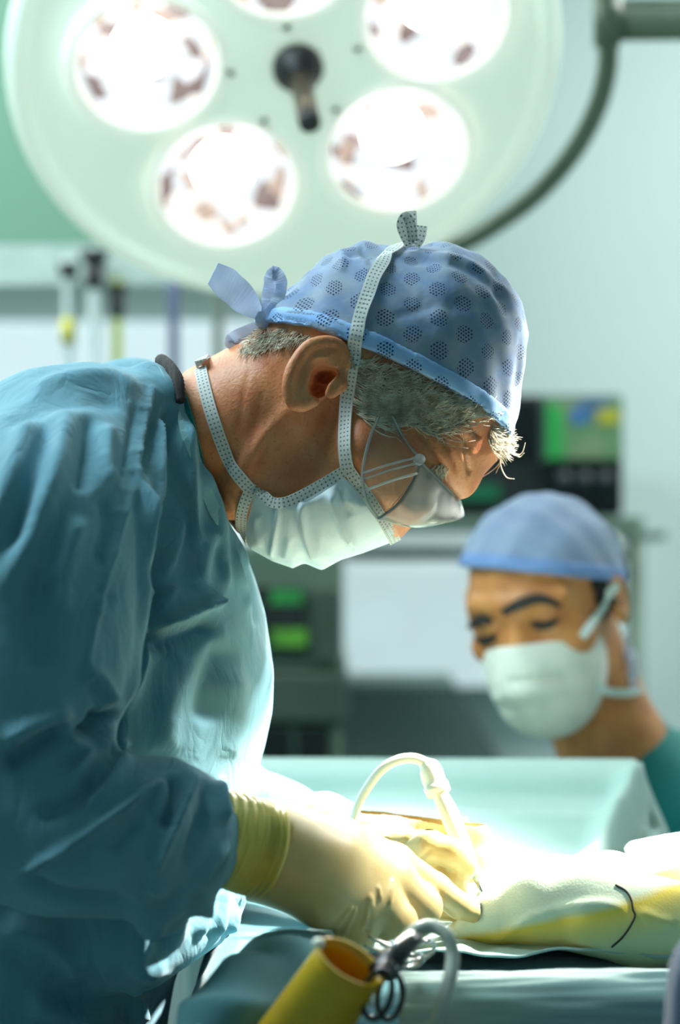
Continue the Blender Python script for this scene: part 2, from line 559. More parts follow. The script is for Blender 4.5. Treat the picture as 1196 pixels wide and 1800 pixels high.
M_bulb = mat('hot_bulb', (1, 1, 1, 1), 0.4, emis=(1.0, 0.97, 0.88, 1), estr=9.0)
M_black = mat('black_plastic', srgb(22, 24, 26), 0.45, srgb(30, 32, 33), 30)
M_brass = mat('dull_metal', srgb(110, 100, 85), 0.35, metal=0.7)
M_armpaint = mat('arm_paint', srgb(104, 118, 98), 0.45, srgb(96, 110, 92), 6.0)

LC = P(508, 138, 3.0)
LN = (FIELD - LC).normalized()                       # the lamp looks at the field
LUP = (Vector((0, 0, 1)) - LN * LN.z).normalized()
LR = LUP.cross(LN).normalized()
LRAD = 0.325
lamp = empty('surgical_lamp', LC, 'big round ceiling operating lamp with five glowing reflectors and black centre handle', 'lamp')

def on_lamp(px, py):
    o = Vector((0, 0, CAMZ)); d = (P(px, py, 1.0) - o)
    t = (LC - o).dot(LN) / d.dot(LN)
    return o + d * t

def lp(c, r, a, h=0.0):
    return c + (LR * math.cos(a) + LUP * math.sin(a)) * r + LN * h

centres = [on_lamp(258, 117), on_lamp(398, 328), on_lamp(700, 268), on_lamp(768, 32), on_lamp(500, -88)]
HOLE = 0.086
# the dome: a disc face with five round openings, curved edge and a back shell
import mathutils
from mathutils.geometry import delaunay_2d_cdt
def lamp_face():
    pts, edges = [], []
    def loop(c2, r, n):
        s = len(pts)
        for k in range(n):
            a = 2 * math.pi * k / n
            pts.append(Vector((c2[0] + r * math.cos(a), c2[1] + r * math.sin(a))))
        edges.extend((s + k, s + (k + 1) % n) for k in range(n))
    loop((0, 0), LRAD, 96)
    cs = []
    for c in centres:
        v = c - LC; c2 = (v.dot(LR), v.dot(LUP)); cs.append(c2)
        loop(c2, HOLE, 48)
    for rr in (0.06, 0.12, 0.17, 0.22, 0.27, 0.31):
        for k in range(40):
            a = 2 * math.pi * (k + 0.5 * (rr * 100 % 2)) / 40
            q = Vector((rr * math.cos(a), rr * math.sin(a)))
            if all((q - Vector(c)).length > HOLE * 1.08 for c in cs): pts.append(q)
    vs, es, fs = delaunay_2d_cdt(pts, edges, [], 0, 1e-6)[:3]
    F = []
    for f in fs:
        m = sum((vs[i] for i in f), Vector((0, 0))) / len(f)
        if m.length < LRAD and all((m - Vector(c)).length > HOLE for c in cs): F.append(tuple(f))
    V = []
    for v in vs:
        r = v.length / LRAD
        V.append(tuple(LC + LR * v.x + LUP * v.y + LN * (0.03 * (1 - r * r) - 0.03)))
    return np.array(V), F
V, F = lamp_face()
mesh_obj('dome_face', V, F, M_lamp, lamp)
lathe('dome_shell', [(LRAD, -0.030), (LRAD + 0.008, -0.034), (LRAD + 0.010, -0.045), (LRAD + 0.004, -0.075), (0.30, -0.13), (0.20, -0.175), (0.08, -0.19), (0.0, -0.19)],
      M_lampback, lamp, 72, LN, LC, False)
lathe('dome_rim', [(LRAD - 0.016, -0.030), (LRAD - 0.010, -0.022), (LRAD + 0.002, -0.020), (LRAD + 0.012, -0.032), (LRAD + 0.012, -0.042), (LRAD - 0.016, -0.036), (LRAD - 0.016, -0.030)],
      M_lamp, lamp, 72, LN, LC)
for i, c in enumerate(centres):
    r0 = (c - LC).length / LRAD
    c = c + LN * (0.03 * (1 - r0 * r0) - 0.03)
    # faceted bowl
    V, F = [], []
    rings = [(HOLE, 0.0), (HOLE * 0.97, -0.012), (HOLE * 0.90, -0.030), (HOLE * 0.74, -0.050), (HOLE * 0.50, -0.064), (HOLE * 0.22, -0.071)]
    sg = 28
    for q, (r, h) in enumerate(rings):
        for k in range(sg):
            V.append(tuple(lp(c, r, 2 * math.pi * (k + 0.5 * (q % 2)) / sg, h)))
    for q in range(len(rings) - 1):
        for k in range(sg):
            k2 = (k + 1) % sg
            a, b, a2, b2 = q * sg + k, q * sg + k2, (q + 1) * sg + k, (q + 1) * sg + k2
            F += [(a, b, b2), (a, b2, a2)] if q % 2 else [(a, b, a2), (b, b2, a2)]
    F.append(tuple(range((len(rings) - 1) * sg, len(rings) * sg)))
    rf = mesh_obj('reflector', V, F, M_bowlglow, lamp, smooth=False)
    lathe('bulb', [(0.0, -0.068), (0.020, -0.066), (0.030, -0.058), (0.038, -0.042), (0.038, -0.034), (0.026, -0.024), (0.0, -0.012)], M_bulb, rf, 24, LN, c)
    lathe('lens_ring', [(HOLE * 0.97, 0.001), (HOLE * 1.0, 0.007), (HOLE * 1.06, 0.009), (HOLE * 1.12, 0.006), (HOLE * 1.15, -0.001), (HOLE * 1.1, -0.004), (HOLE * 0.97, 0.001)], M_rimglow, rf, 48, LN, c)
    for k in (1,):
        a = math.atan2((c - LC).dot(LUP), (c - LC).dot(LR)) + math.pi + (k - 1) * 2.1
        q = lp(c, HOLE * 1.17, a)
        lathe('clip', [(0.005, 0.0), (0.005, 0.008), (0.003, 0.011), (0.0, 0.011)], M_black, rf, 10, LN, q)
    spot_light('reflector_light', tuple(c + LN * 0.008), tuple(FIELD + Vector((0.02 + 0.02 * (i - 2), 0.05, 0.09))), 58, (1.0, 0.97, 0.90), math.radians(25), 0.35, 0.016)
hc = on_lamp(523, 116)
hc = hc + LN * 0.0
hd = LN
lathe('handle', [(0.030, -0.004), (0.031, 0.010), (0.026, 0.022), (0.017, 0.028), (0.015, 0.034), (0.0, 0.034)], M_black, lamp, 28, hd, hc)
hs = lathe('handle_stem', [(0.0135, 0.03), (0.0135, 0.11), (0.0125, 0.118), (0.0, 0.118)], M_brass, lamp, 20, hd, hc)
lathe('handle_cap', [(0.0125, 0.110), (0.0135, 0.116), (0.0135, 0.134), (0.011, 0.138), (0.0, 0.138)], M_black, hs, 20, hd, hc)
# curved yoke that carries the lamp, and the arm it hangs from
yk = [P(1068, 55, 3.12), P(1068, 120, 3.13), P(1050, 190, 3.15), P(1010, 265, 3.18), P(950, 335, 3.22), P(880, 388, 3.26), P(800, 432, 3.30), P(700, 455, 3.32), P(600, 400, 3.30), LC - LN * 0.19]
tube('yoke', [tuple(p) for p in yk], 0.0128, M_armpaint, lamp, 12, 8)
tube('swivel', [tuple(P(1068, 28, 3.12) + Vector((0, 0, 0.045))), tuple(P(1068, 80, 3.12))], [0.017, 0.017], M_armpaint, lamp, 16)
tube('ceiling_arm', [tuple(P(1052, 36, 3.12)), tuple(P(1700, 30, 3.12))], 0.026, M_armpaint, lamp, 18)
tube('arm_collar', [tuple(P(1050, 38, 3.12)), tuple(P(1090, 38, 3.12))], 0.030, M_armpaint, lamp, 18)
tube('ceiling_post', [tuple(P(1690, 45, 3.12)), tuple(Vector((P(1690, 30, 3.12).x, 3.12, 2.9)))], 0.04, M_armpaint, lamp, 18)

# ------------------------------------------------------------------ things behind the surgeon
M_hose = [mat('pale_hose', srgb(200, 214, 214), 0.5), mat('yellow_hose', srgb(176, 190, 66), 0.5), mat('violet_hose', srgb(96, 104, 140), 0.5), mat('olive_hose', srgb(108, 122, 110), 0.5), mat('yellow_tag', srgb(196, 190, 20), 0.5)]
def hose(px, ptop, d, mi, label, fit=None, tag=None, r=0.008):
    top = P(px, ptop, d)
    t = empty('gas_hose', (top.x, d, 1.37), label, 'hose', 'gas hoses hanging under the bulkhead')
    tube('hose_line', [(top.x, d, zpx(ptop, d)), (top.x, d, 1.62), (top.x + 0.004, d, 1.50), (top.x, d, 1.37)], r, M_hose[mi], t, 12, 5)
    if fit:
        for (y0, y1, rr) in fit:
            tube('connector', [(top.x, d, zpx(y0, d)), (top.x, d, (zpx(y0, d) + zpx(y1, d)) / 2), (top.x, d, zpx(y1, d))], [rr, rr, rr * 0.55], M_black, t, 14)
    if tag:
        tube('yellow_sleeve', [(top.x, d, zpx(tag[0], d)), (top.x, d, zpx(tag[1], d))], 0.0105, M_hose[4], t, 12)
    return t
hose(120, 452, 3.86, 0, 'pale hose with yellow sleeve hanging leftmost under the bulkhead', [(462, 490, 0.016)], (560, 605), 0.007)
hose(166, 440, 3.85, 0, 'grey white hose with big black connector between the two yellow hoses', [(440, 468, 0.022), (470, 512, 0.015)], None, 0.009)
hose(206, 490, 3.86, 1, 'yellow green hose below a tapered black connector', [(500, 520, 0.017), (518, 565, 0.012)], None, 0.0075)
hose(306, 478, 3.87, 2, 'violet grey hose hanging behind the collar', None, None, 0.0085)
hose(384, 478, 3.87, 3, 'olive grey hose hanging behind the cap ties', None, None, 0.0085)

M_steel = mat('grey_green_steel', srgb(96, 118, 104), 0.5, srgb(88, 110, 97), 4.0)
M_mach = mat('machine_casing', srgb(98, 118, 102), 0.55, srgb(88, 108, 94), 3.0)
M_machdk = mat('machine_dark_casing', srgb(62, 78, 68), 0.55)
M_screen = mat('dark_screen', srgb(12, 16, 16), 0.25)
M_green = mat('green_display', srgb(30, 110, 50), 0.4, srgb(16, 60, 30), 40.0, emis=srgb(40, 150, 70), estr=0.35)
M_green2 = mat('lime_display', srgb(70, 130, 40), 0.4, srgb(40, 90, 30), 40.0, emis=srgb(80, 150, 40), estr=0.35)

am = empty('anaesthesia_machine', (xpx(525, 3.9), 3.9, 0.0), 'grey green anaesthesia machine with small green displays behind the surgeon', 'machine')
def bpx(name, x0, x1, y0, y1, d, dep, m, par, bev=0.006):
    return box(name, (xpx(x0, d), d, zpx(y1, d)), (xpx(x1, d), d + dep, zpx(y0, d)), m, par, bev)
bpx('upper_housing', 330, 604, 960, 1180, 3.9, 0.45, M_mach, am)
bpx('lower_housing', 330, 612, 1182, 1270, 3.88, 0.5, M_machdk, am)
bpx('drawer_frame', 330, 600, 1272, 1350, 3.9, 0.45, M_mach, am)
for (x0, x1) in ((455, 508), (522, 578)):
    bpx('drawer_slot', x0, x1, 1284, 1345, 3.885, 0.02, M_screen, am, 0.002)
box('cart_body', (xpx(330, 3.9), 3.9, 0.1), (xpx(600, 3.9), 4.35, zpx(1352, 3.9)), M_machdk, am, 0.006)
for dx in (340, 590):
    for dy in (3.95, 4.3):
        lathe('castor', [(0.0, -0.015), (0.05, -0.015), (0.05, 0.015), (0.0, 0.015)], M_black, am, 16, (1, 0, 0), (xpx(dx, 3.9), dy, 0.05))
sp = bpx('screen', 440, 535, 1032, 1150, 3.885, 0.02, M_screen, am, 0.002)
bpx('readout', 476, 532, 1036, 1062, 3.88, 0.006, M_green, sp, 0.001)
bpx('readout', 478, 540, 1106, 1136, 3.88, 0.006, M_green2, sp, 0.001)
bpx('side_module', 548, 590, 1035, 1165, 3.885, 0.02, M_machdk, am, 0.003)

# monitor stand on the right: shelf, pole, monitors
M_mon = mat('monitor_casing', srgb(26, 34, 34), 0.5, srgb(20, 26, 27), 5)
ms = empty('equipment_trolley', (xpx(1110, 4.2), 4.2, 0.0), 'tall equipment trolley with a wide steel shelf behind the seated assistant', 'trolley')
ms['label'] = 'grey steel equipment trolley with pole and wide shelf behind the masked assistant'
bpx('shelf', 556, 1128, 908, 936, 4.15, 0.42, M_steel, ms, 0.004)
bpx('shelf_bracket', 1090, 1172, 934, 950, 4.12, 0.04, M_steel, ms, 0.004)
tube('pole', [(xpx(1117, 4.2), 4.2, 0.03), (xpx(1117, 4.2), 4.2, zpx(910, 4.2))], 0.016, M_steel, ms, 14)
tube('pole', [(xpx(572, 4.45), 4.5, 0.03), (xpx(572, 4.45), 4.5, zpx(910, 4.2))], 0.016, M_steel, ms, 14)
bpx('lower_rail', 610, 1128, 966, 986, 4.3, 0.1, mat('rail_grey', srgb(132, 156, 152), 0.5), ms, 0.003)
for (fx, fy) in ((xpx(1117, 4.2), 4.2), (xpx(572, 4.45), 4.5)):
    lathe('foot', [(0.05, 0.0), (0.05, 0.015), (0.02, 0.03), (0.0, 0.03)], M_steel, ms, 20, (0, 0, 1), (fx, fy, 0.0))

mo = empty('patient_monitor', (xpx(955, 4.2), 4.2, zpx(908, 4.15)), 'black patient monitor with bright green and blue display on the shelf', 'monitor')
bpx('casing', 700, 1096, 694, 907, 4.2, 0.25, M_mon, mo, 0.008)
bpx('display_bezel', 952, 1096, 696, 812, 4.19, 0.02, M_steel, mo, 0.003)
m, nt, bs = new_mat('vital_signs_display')
tc = nt.nodes.new('ShaderNodeTexCoord')
vo = nt.nodes.new('ShaderNodeTexVoronoi'); vo.inputs['Scale'].default_value = 16
nt.links.new(tc.outputs['Object'], vo.inputs['Vector'])
cr = nt.nodes.new('ShaderNodeValToRGB'); cr.color_ramp.interpolation = 'CONSTANT'
els = cr.color_ramp.elements
els[0].position = 0; els[0].color = srgb(84, 122, 84)
els[1].position = 0.3; els[1].color = srgb(50, 140, 70)
for pos, c in ((0.5, (104, 124, 96)), (0.66, (60, 90, 120)), (0.78, (110, 130, 60)), (0.9, (70, 110, 80))):
    e = els.new(pos); e.color = srgb(*c)
nt.links.new(vo.outputs['Color'], cr.inputs[0])
nt.links.new(cr.outputs[0], bs.inputs['Base Color']); nt.links.new(cr.outputs[0], bs.inputs['Emission Color'])
bs.inputs['Emission Strength'].default_value = 0.2
M_disp = m
dsp = bpx('display', 962, 1092, 702, 806, 4.183, 0.01, M_disp, mo, 0.001)
bpx('green_trace', 962, 990, 712, 806, 4.180, 0.004, mat('bright_green_trace', srgb(40, 150, 70), 0.4, emis=srgb(50, 170, 80), estr=0.12), dsp, 0.0005)
bpx('blue_block', 1006, 1030, 718, 744, 4.180, 0.004, mat('blue_readout', srgb(40, 90, 140), 0.4, emis=srgb(50, 100, 160), estr=0.4), dsp, 0.0005)
bpx('yellow_block', 1050, 1090, 720, 744, 4.180, 0.004, mat('yellow_readout', srgb(150, 150, 40), 0.4, emis=srgb(150, 150, 40), estr=0.4), dsp, 0.0005)
bpx('dark_screen', 712, 940, 705, 800, 4.19, 0.012, M_screen, mo, 0.003)
bpx('green_strip', 790, 880, 852, 880, 4.19, 0.012, mat('dim_green_strip', srgb(12, 84, 58), 0.4, emis=srgb(12, 84, 58), estr=0.4), mo, 0.001)
bpx('knob_panel', 960, 1094, 816, 900, 4.19, 0.012, M_screen, mo, 0.003)
for k in range(3):
    lathe('knob', [(0.014, 0.0), (0.013, 0.014), (0.0, 0.015)], mat('knob_grey', srgb(50, 58, 66), 0.5), mo, 16, (0, -1, 0), (xpx(990 + 36 * k, 4.19), 4.19, zpx(842, 4.19)))

# low grey cabinet, slanted end, in front of the white cladding
M_cab = mat('grey_laminate', srgb(126, 140, 138), 0.55, srgb(118, 132, 130), 3)
cb = empty('low_cabinet', (xpx(720, 4.4), 4.4, 0.0), 'low dark grey cabinet standing below the white wall cladding', 'cabinet')
bm = bmesh.new()
pr = [(600, 1208), (800, 1208), (905, 1375), (905, 2150), (600, 2150)]
fr = [bm.verts.new((xpx(x, 4.35), 4.35, max(0.0, zpx(y, 4.35)))) for x, y in pr]
bk = [bm.verts.new((xpx(x, 4.35), 4.62, max(0.0, zpx(y, 4.35)))) for x, y in pr]
bm.faces.new(fr); bm.faces.new(bk[::-1])
for k in range(5): bm.faces.new((fr[k], bk[k], bk[(k + 1) % 5], fr[(k + 1) % 5]))
bm_obj('cabinet_body', bm, M_cab, cb)
bpx('top_edge', 598, 802, 1200, 1209, 4.34, 0.28, M_trim, cb, 0.002)

# ------------------------------------------------------------------ cloth, skin and latex
def cloth_mat(name, c1, c2, bump=0.25, rough=0.8, scale=9.0):
    return mat(name, c1, rough, c2, scale, bump=bump, bscale=900.0, sheen=0.15, spec=0.25, bdist=0.0008)
M_gown = cloth_mat('teal_gown_cotton', srgb(104, 152, 166), srgb(96, 142, 157))
# shallow creases in the worn cotton, on top of the modelled folds
nt = M_gown.node_tree
bs = nt.nodes['Principled BSDF']
tc = nt.nodes.new('ShaderNodeTexCoord'); mp = nt.nodes.new('ShaderNodeMapping'); mp.inputs['Scale'].default_value = (1.5, 1.0, 0.8); mp.inputs['Rotation'].default_value = (0, 0.5, 0)
nt.links.new(tc.outputs['Object'], mp.inputs[0])
nz = nt.nodes.new('ShaderNodeTexNoise'); nz.inputs['Scale'].default_value = 22; nz.inputs['Detail'].default_value = 3; nz.inputs['Distortion'].default_value = 0.6
nt.links.new(mp.outputs[0], nz.inputs['Vector'])
rg = fmath(nt, 'ABSOLUTE', fmath(nt, 'SUBTRACT', nz.outputs['Fac'], 0.5))
b2_ = nt.nodes.new('ShaderNodeBump'); b2_.inputs['Strength'].default_value = 0.55; b2_.inputs['Distance'].default_value = 0.010
nt.links.new(rg, b2_.inputs['Height'])
old = bs.inputs['Normal'].links[0].from_node
nt.links.new(b2_.outputs[0], old.inputs['Normal'])
M_gownlt = cloth_mat('teal_gown_hem', srgb(128, 172, 178), srgb(116, 162, 170))
M_scrub = cloth_mat('green_scrub_cotton', srgb(26, 128, 122), srgb(20, 116, 112))
M_drape = cloth_mat('pale_green_drape', srgb(156, 182, 174), srgb(148, 175, 168), scale=4)
M_drapedk = cloth_mat('teal_drape', srgb(84, 132, 140), srgb(74, 122, 130), scale=4)
M_rib = mat('dark_ribbed_collar', srgb(70, 62, 58), 0.9, srgb(38, 34, 34), 60.0, stretch=(8, 1, 1), bump=0.5, bscale=300)

# skin: base tone with redder and freckled patches
def skin_mat(name, a, b, c):
    m, nt, bs = new_mat(name)
    L = nt.links.new
    tc = nt.nodes.new('ShaderNodeTexCoord')
    n1 = nt.nodes.new('ShaderNodeTexNoise'); n1.inputs['Scale'].default_value = 40; n1.inputs['Detail'].default_value = 5
    n2 = nt.nodes.new('ShaderNodeTexNoise'); n2.inputs['Scale'].default_value = 420; n2.inputs['Detail'].default_value = 3
    L(tc.outputs['Object'], n1.inputs['Vector']); L(tc.outputs['Object'], n2.inputs['Vector'])
    r = nt.nodes.new('ShaderNodeMapRange'); r.inputs[1].default_value = 0.38; r.inputs[2].default_value = 0.66
    L(n1.outputs['Fac'], r.inputs[0])
    m1 = nt.nodes.new('ShaderNodeMix'); m1.data_type = 'RGBA'; m1.inputs[6].default_value = a; m1.inputs[7].default_value = b
    L(r.outputs[0], m1.inputs[0])
    r2 = nt.nodes.new('ShaderNodeMapRange'); r2.inputs[1].default_value = 0.55; r2.inputs[2].default_value = 0.72; r2.inputs[4].default_value = 0.6
    L(n2.outputs['Fac'], r2.inputs[0])
    m2 = nt.nodes.new('ShaderNodeMix'); m2.data_type = 'RGBA'; m2.inputs[7].default_value = c
    L(m1.outputs[2], m2.inputs[6]); L(r2.outputs[0], m2.inputs[0])
    L(m2.outputs[2], bs.inputs['Base Color'])
    bs.inputs['Roughness'].default_value = 0.48
    bs.inputs['Specular IOR Level'].default_value = 0.4
    bs.inputs['Subsurface Weight'].default_value = 0.12
    bs.inputs['Subsurface Radius'].default_value = (1.0, 0.35, 0.2); bs.inputs['Subsurface Scale'].default_value = 0.004
    bp = nt.nodes.new('ShaderNodeBump'); bp.inputs['Strength'].default_value = 0.35; bp.inputs['Distance'].default_value = 0.0012
    L(n2.outputs['Fac'], bp.inputs['Height']); L(bp.outputs[0], bs.inputs['Normal'])
    return m
M_skin = skin_mat('weathered_skin', srgb(218, 146, 96), srgb(202, 118, 76), srgb(178, 96, 62))
M_skin2 = skin_mat('tan_skin', srgb(200, 134, 76), srgb(180, 112, 62), srgb(160, 96, 54))
M_hair = mat('grey_hair', srgb(250, 238, 214), 0.45, srgb(190, 170, 140), 120.0, spec=0.6)
M_hairdk = mat('dark_hair', srgb(24, 18, 15), 0.6, srgb(36, 26, 20), 60.0)

# perforated blue cap fleece
m, nt, bs = new_mat('blue_perforated_fleece')
uvn = nt.nodes.new('ShaderNodeUVMap'); uvn.uv_map = 'map'
uv = uvn.outputs[0]
nz = nt.nodes.new('ShaderNodeTexNoise'); nz.inputs['Scale'].default_value = 34; nz.inputs['Detail'].default_value = 6
nt.links.new(uv, nz.inputs['Vector'])
wob = vmath(nt, 'ADD', uv, vmath(nt, 'MULTIPLY', vmath(nt, 'SUBTRACT', nz.outputs['Color'], (0.5, 0.5, 0.5)), (0.006, 0.006, 0)))
wob = vmath(nt, 'MULTIPLY', wob, (1, 1, 0))
big = lattice(nt, wob, 0.050, 0.031)
small = lattice(nt, wob, 0.0052, 0.0034)
inb = fmath(nt, 'LESS_THAN', big, 0.0086)
inh = fmath(nt, 'LESS_THAN', small, 0.00092)
hole = fmath(nt, 'MULTIPLY', inb, inh)
mx0 = nt.nodes.new('ShaderNodeMix'); mx0.data_type = 'RGBA'
mx0.inputs[6].default_value = srgb(112, 136, 172); mx0.inputs[7].default_value = srgb(142, 154, 168)
rp = nt.nodes.new('ShaderNodeMapRange'); rp.inputs[1].default_value = 0.35; rp.inputs[2].default_value = 0.65
nt.links.new(nz.outputs['Fac'], rp.inputs[0]); nt.links.new(rp.outputs[0], mx0.inputs[0])
mx1 = nt.nodes.new('ShaderNodeMix'); mx1.data_type = 'RGBA'; mx1.inputs[7].default_value = srgb(34, 48, 84)
nt.links.new(mx0.outputs[2], mx1.inputs[6]); nt.links.new(hole, mx1.inputs[0])
nt.links.new(mx1.outputs[2], bs.inputs['Base Color'])
bs.inputs['Roughness'].default_value = 0.75; bs.inputs['Sheen Weight'].default_value = 0.2; bs.inputs['Specular IOR Level'].default_value = 0.3
bp = nt.nodes.new('ShaderNodeBump'); bp.inputs['Strength'].default_value = 0.5; bp.inputs['Distance'].default_value = 0.003
hh = fmath(nt, 'SUBTRACT', nz.outputs['Fac'], fmath(nt, 'MULTIPLY', hole, 0.3))
nt.links.new(hh, bp.inputs['Height']); nt.links.new(bp.outputs[0], bs.inputs['Normal'])
M_cap = m
M_caphem = M_cap.copy(); M_caphem.name = 'blue_cap_hem'
for n in M_caphem.node_tree.nodes:
    if n.type == 'MIX' and tuple(round(c, 3) for c in n.inputs[6].default_value) == tuple(round(c, 3) for c in srgb(112, 136, 172)):
        n.inputs[6].default_value = srgb(132, 176, 232); n.inputs[7].default_value = srgb(150, 186, 226)
def thin_cloth(name, c):
    m, nt, bs = new_mat(name)
    nz = nt.nodes.new('ShaderNodeTexNoise'); nz.inputs['Scale'].default_value = 90
    tc = nt.nodes.new('ShaderNodeTexCoord'); nt.links.new(tc.outputs['Object'], nz.inputs['Vector'])
    mx = nt.nodes.new('ShaderNodeMix'); mx.data_type = 'RGBA'; mx.inputs[6].default_value = c
    mx.inputs[7].default_value = tuple(v * 0.82 for v in c[:2]) + (c[2] * 0.95, 1)
    nt.links.new(nz.outputs['Fac'], mx.inputs[0]); nt.links.new(mx.outputs[2], bs.inputs['Base Color'])
    bs.inputs['Roughness'].default_value = 0.8
    tl = nt.nodes.new('ShaderNodeBsdfTranslucent'); nt.links.new(mx.outputs[2], tl.inputs[0])
    ms_ = nt.nodes.new('ShaderNodeMixShader'); ms_.inputs[0].default_value = 0.5
    nt.links.new(bs.outputs[0], ms_.inputs[1]); nt.links.new(tl.outputs[0], ms_.inputs[2])
    nt.links.new(ms_.outputs[0], nt.nodes['Material Output'].inputs[0])
    return m
M_tie = thin_cloth('pale_blue_tie', srgb(228, 235, 242))

# white woven mask tape with rows of pin holes
m, nt, bs = new_mat('white_mask_tape')
uvn = nt.nodes.new('ShaderNodeUVMap'); uvn.uv_map = 'map'
gd = grid_dots(nt, vmath(nt, 'ADD', uvn.outputs[0], (0, 0.00155, 0)), 0.0036, 0.0031)
dd = fmath(nt, 'LESS_THAN', gd, 0.00072)
mx = nt.nodes.new('ShaderNodeMix'); mx.data_type = 'RGBA'
mx.inputs[6].default_value = srgb(238, 238, 232); mx.inputs[7].default_value = srgb(138, 146, 148)
nt.links.new(dd, mx.inputs[0]); nt.links.new(mx.outputs[2], bs.inputs['Base Color'])
bs.inputs['Roughness'].default_value = 0.7
tl = nt.nodes.new('ShaderNodeBsdfTranslucent'); nt.links.new(mx.outputs[2], tl.inputs[0])
ms_ = nt.nodes.new('ShaderNodeMixShader'); ms_.inputs[0].default_value = 0.35
nt.links.new(bs.outputs[0], ms_.inputs[1]); nt.links.new(tl.outputs[0], ms_.inputs[2])
nt.links.new(ms_.outputs[0], nt.nodes['Material Output'].inputs[0])
M_tape = m
M_mask = mat('white_mask_fleece', srgb(228, 238, 238), 0.8, srgb(216, 229, 231), 60.0, bump=0.35, bscale=500, sheen=0.2, bdist=0.0006)
M_glove = mat('cream_latex', srgb(196, 173, 118), 0.42, srgb(185, 161, 105), 30.0, bump=0.25, bscale=500, sss=0.1, bdist=0.0006)
M_cuff = mat('yellow_latex_cuff', srgb(226, 208, 112), 0.45, srgb(214, 194, 96), 30.0, bump=0.2, bscale=400, bdist=0.0006)

# clear plastic
def clear_mat(name, haze, gloss):
    m = bpy.data.materials.new(name); m.use_nodes = True
    nt = m.node_tree; nt.nodes.clear(); L = nt.links.new
    out = nt.nodes.new('ShaderNodeOutputMaterial')
    tr = nt.nodes.new('ShaderNodeBsdfTransparent'); tr.inputs[0].default_value = (0.95, 0.97, 0.95, 1)
    gl = nt.nodes.new('ShaderNodeBsdfGlossy'); gl.inputs['Roughness'].default_value = 0.06
    df = nt.nodes.new('ShaderNodeBsdfDiffuse'); df.inputs[0].default_value = (0.9, 0.93, 0.9, 1)
    tl = nt.nodes.new('ShaderNodeBsdfTranslucent'); tl.inputs[0].default_value = (0.9, 0.93, 0.9, 1)
    ad = nt.nodes.new('ShaderNodeMixShader'); L(df.outputs[0], ad.inputs[1]); L(tl.outputs[0], ad.inputs[2])
    lw = nt.nodes.new('ShaderNodeLayerWeight'); lw.inputs[0].default_value = gloss
    nz = nt.nodes.new('ShaderNodeTexNoise'); nz.inputs['Scale'].default_value = 30
    tc = nt.nodes.new('ShaderNodeTexCoord'); L(tc.outputs['Object'], nz.inputs['Vector'])
    hz = fmath(nt, 'MULTIPLY', nz.outputs['Fac'], haze * 2)
    m1 = nt.nodes.new('ShaderNodeMixShader'); L(hz, m1.inputs[0]); L(tr.outputs[0], m1.inputs[1]); L(ad.outputs[0], m1.inputs[2])
    m2 = nt.nodes.new('ShaderNodeMixShader'); L(lw.outputs['Fresnel'], m2.inputs[0]); L(m1.outputs[0], m2.inputs[1]); L(gl.outputs[0], m2.inputs[2])
    L(m2.outputs[0], out.inputs[0])
    return m
M_clear = clear_mat('clear_goggle_plastic', 0.06, 0.20)
M_lens = clear_mat('clear_lens_glare_haze', 0.36, 0.30)  # white haze put in for the lamp's glare on the lens
M_clearrail = clear_mat('clear_rail_glare_haze', 0.48, 0.30)  # same white haze, so the rails look brightly lit

# ------------------------------------------------------------------ the surgeon
DH = 2.0
surgeon = empty('person', (xpx(60, DH), 2.04, 0.0), 'surgeon leaning over the field in teal gown, blue cap, white mask and clear goggles', 'person')

# --- skin: head, ear and neck in one surface
g = Grid((xpx(235, DH), 1.875, zpx(1005, DH)), (xpx(925, DH), 2.115, zpx(428, DH)), 0.0023)
cran = [(470, 590), (480, 545), (540, 490), (620, 452), (720, 442), (800, 447), (868, 490), (902, 560), (908, 640), (898, 720), (889, 765), (868, 803), (838, 832), (815, 850), (800, 848), (740, 820), (660, 780), (560, 740), (490, 670)]
face = [(866, 800), (838, 832), (815, 850), (803, 868), (790, 872), (765, 886), (738, 912), (720, 930), (706, 945), (685, 956), (672, 946), (650, 950), (630, 965), (600, 965), (570, 970), (540, 982), (500, 980), (465, 960), (447, 938), (440, 890), (500, 760), (600, 650), (760, 680)]
neck = [(250, 760), (296, 674), (330, 650), (400, 612), (455, 582), (520, 590), (600, 700), (560, 850), (480, 930), (440, 940), (418, 935), (400, 915), (360, 872), (300, 890)]
f = smin(g.inflate(cran, DH, 0.076, 0.075), g.inflate(face, DH, 0.065, 0.060), 0.02)
f = smin(f, g.inflate(neck, DH, 0.062, 0.060), 0.02)
# cheekbone, brow, mastoid, neck muscle
def dep(px, py, off=0.0, y=1.93): return tuple(P(px, py, y + off))
f = smin(f, g.cone(dep(640, 790, 0.012), dep(740, 880, 0.030), 0.013, 0.010), 0.02)
f = smin(f, g.cone(dep(770, 800, 0.024), dep(812, 848, 0.050), 0.012, 0.011), 0.016)
f = smin(f, g.cone(dep(520, 745, 0.018), dep(400, 890, 0.030), 0.013, 0.010), 0.016)
f = smin(f, g.cone(dep(530, 700, 0.020), dep(470, 690, 0.03), 0.014, 0.014), 0.02)
# eye socket, eyeball with lid
f = smax(f, -g.ell(dep(738, 862, 0.008), (0.013, 0.020, 0.012)), 0.010)
f = smin(f, g.ell(dep(728, 868, 0.036), (0.0135, 0.0135, 0.0125)), 0.004)
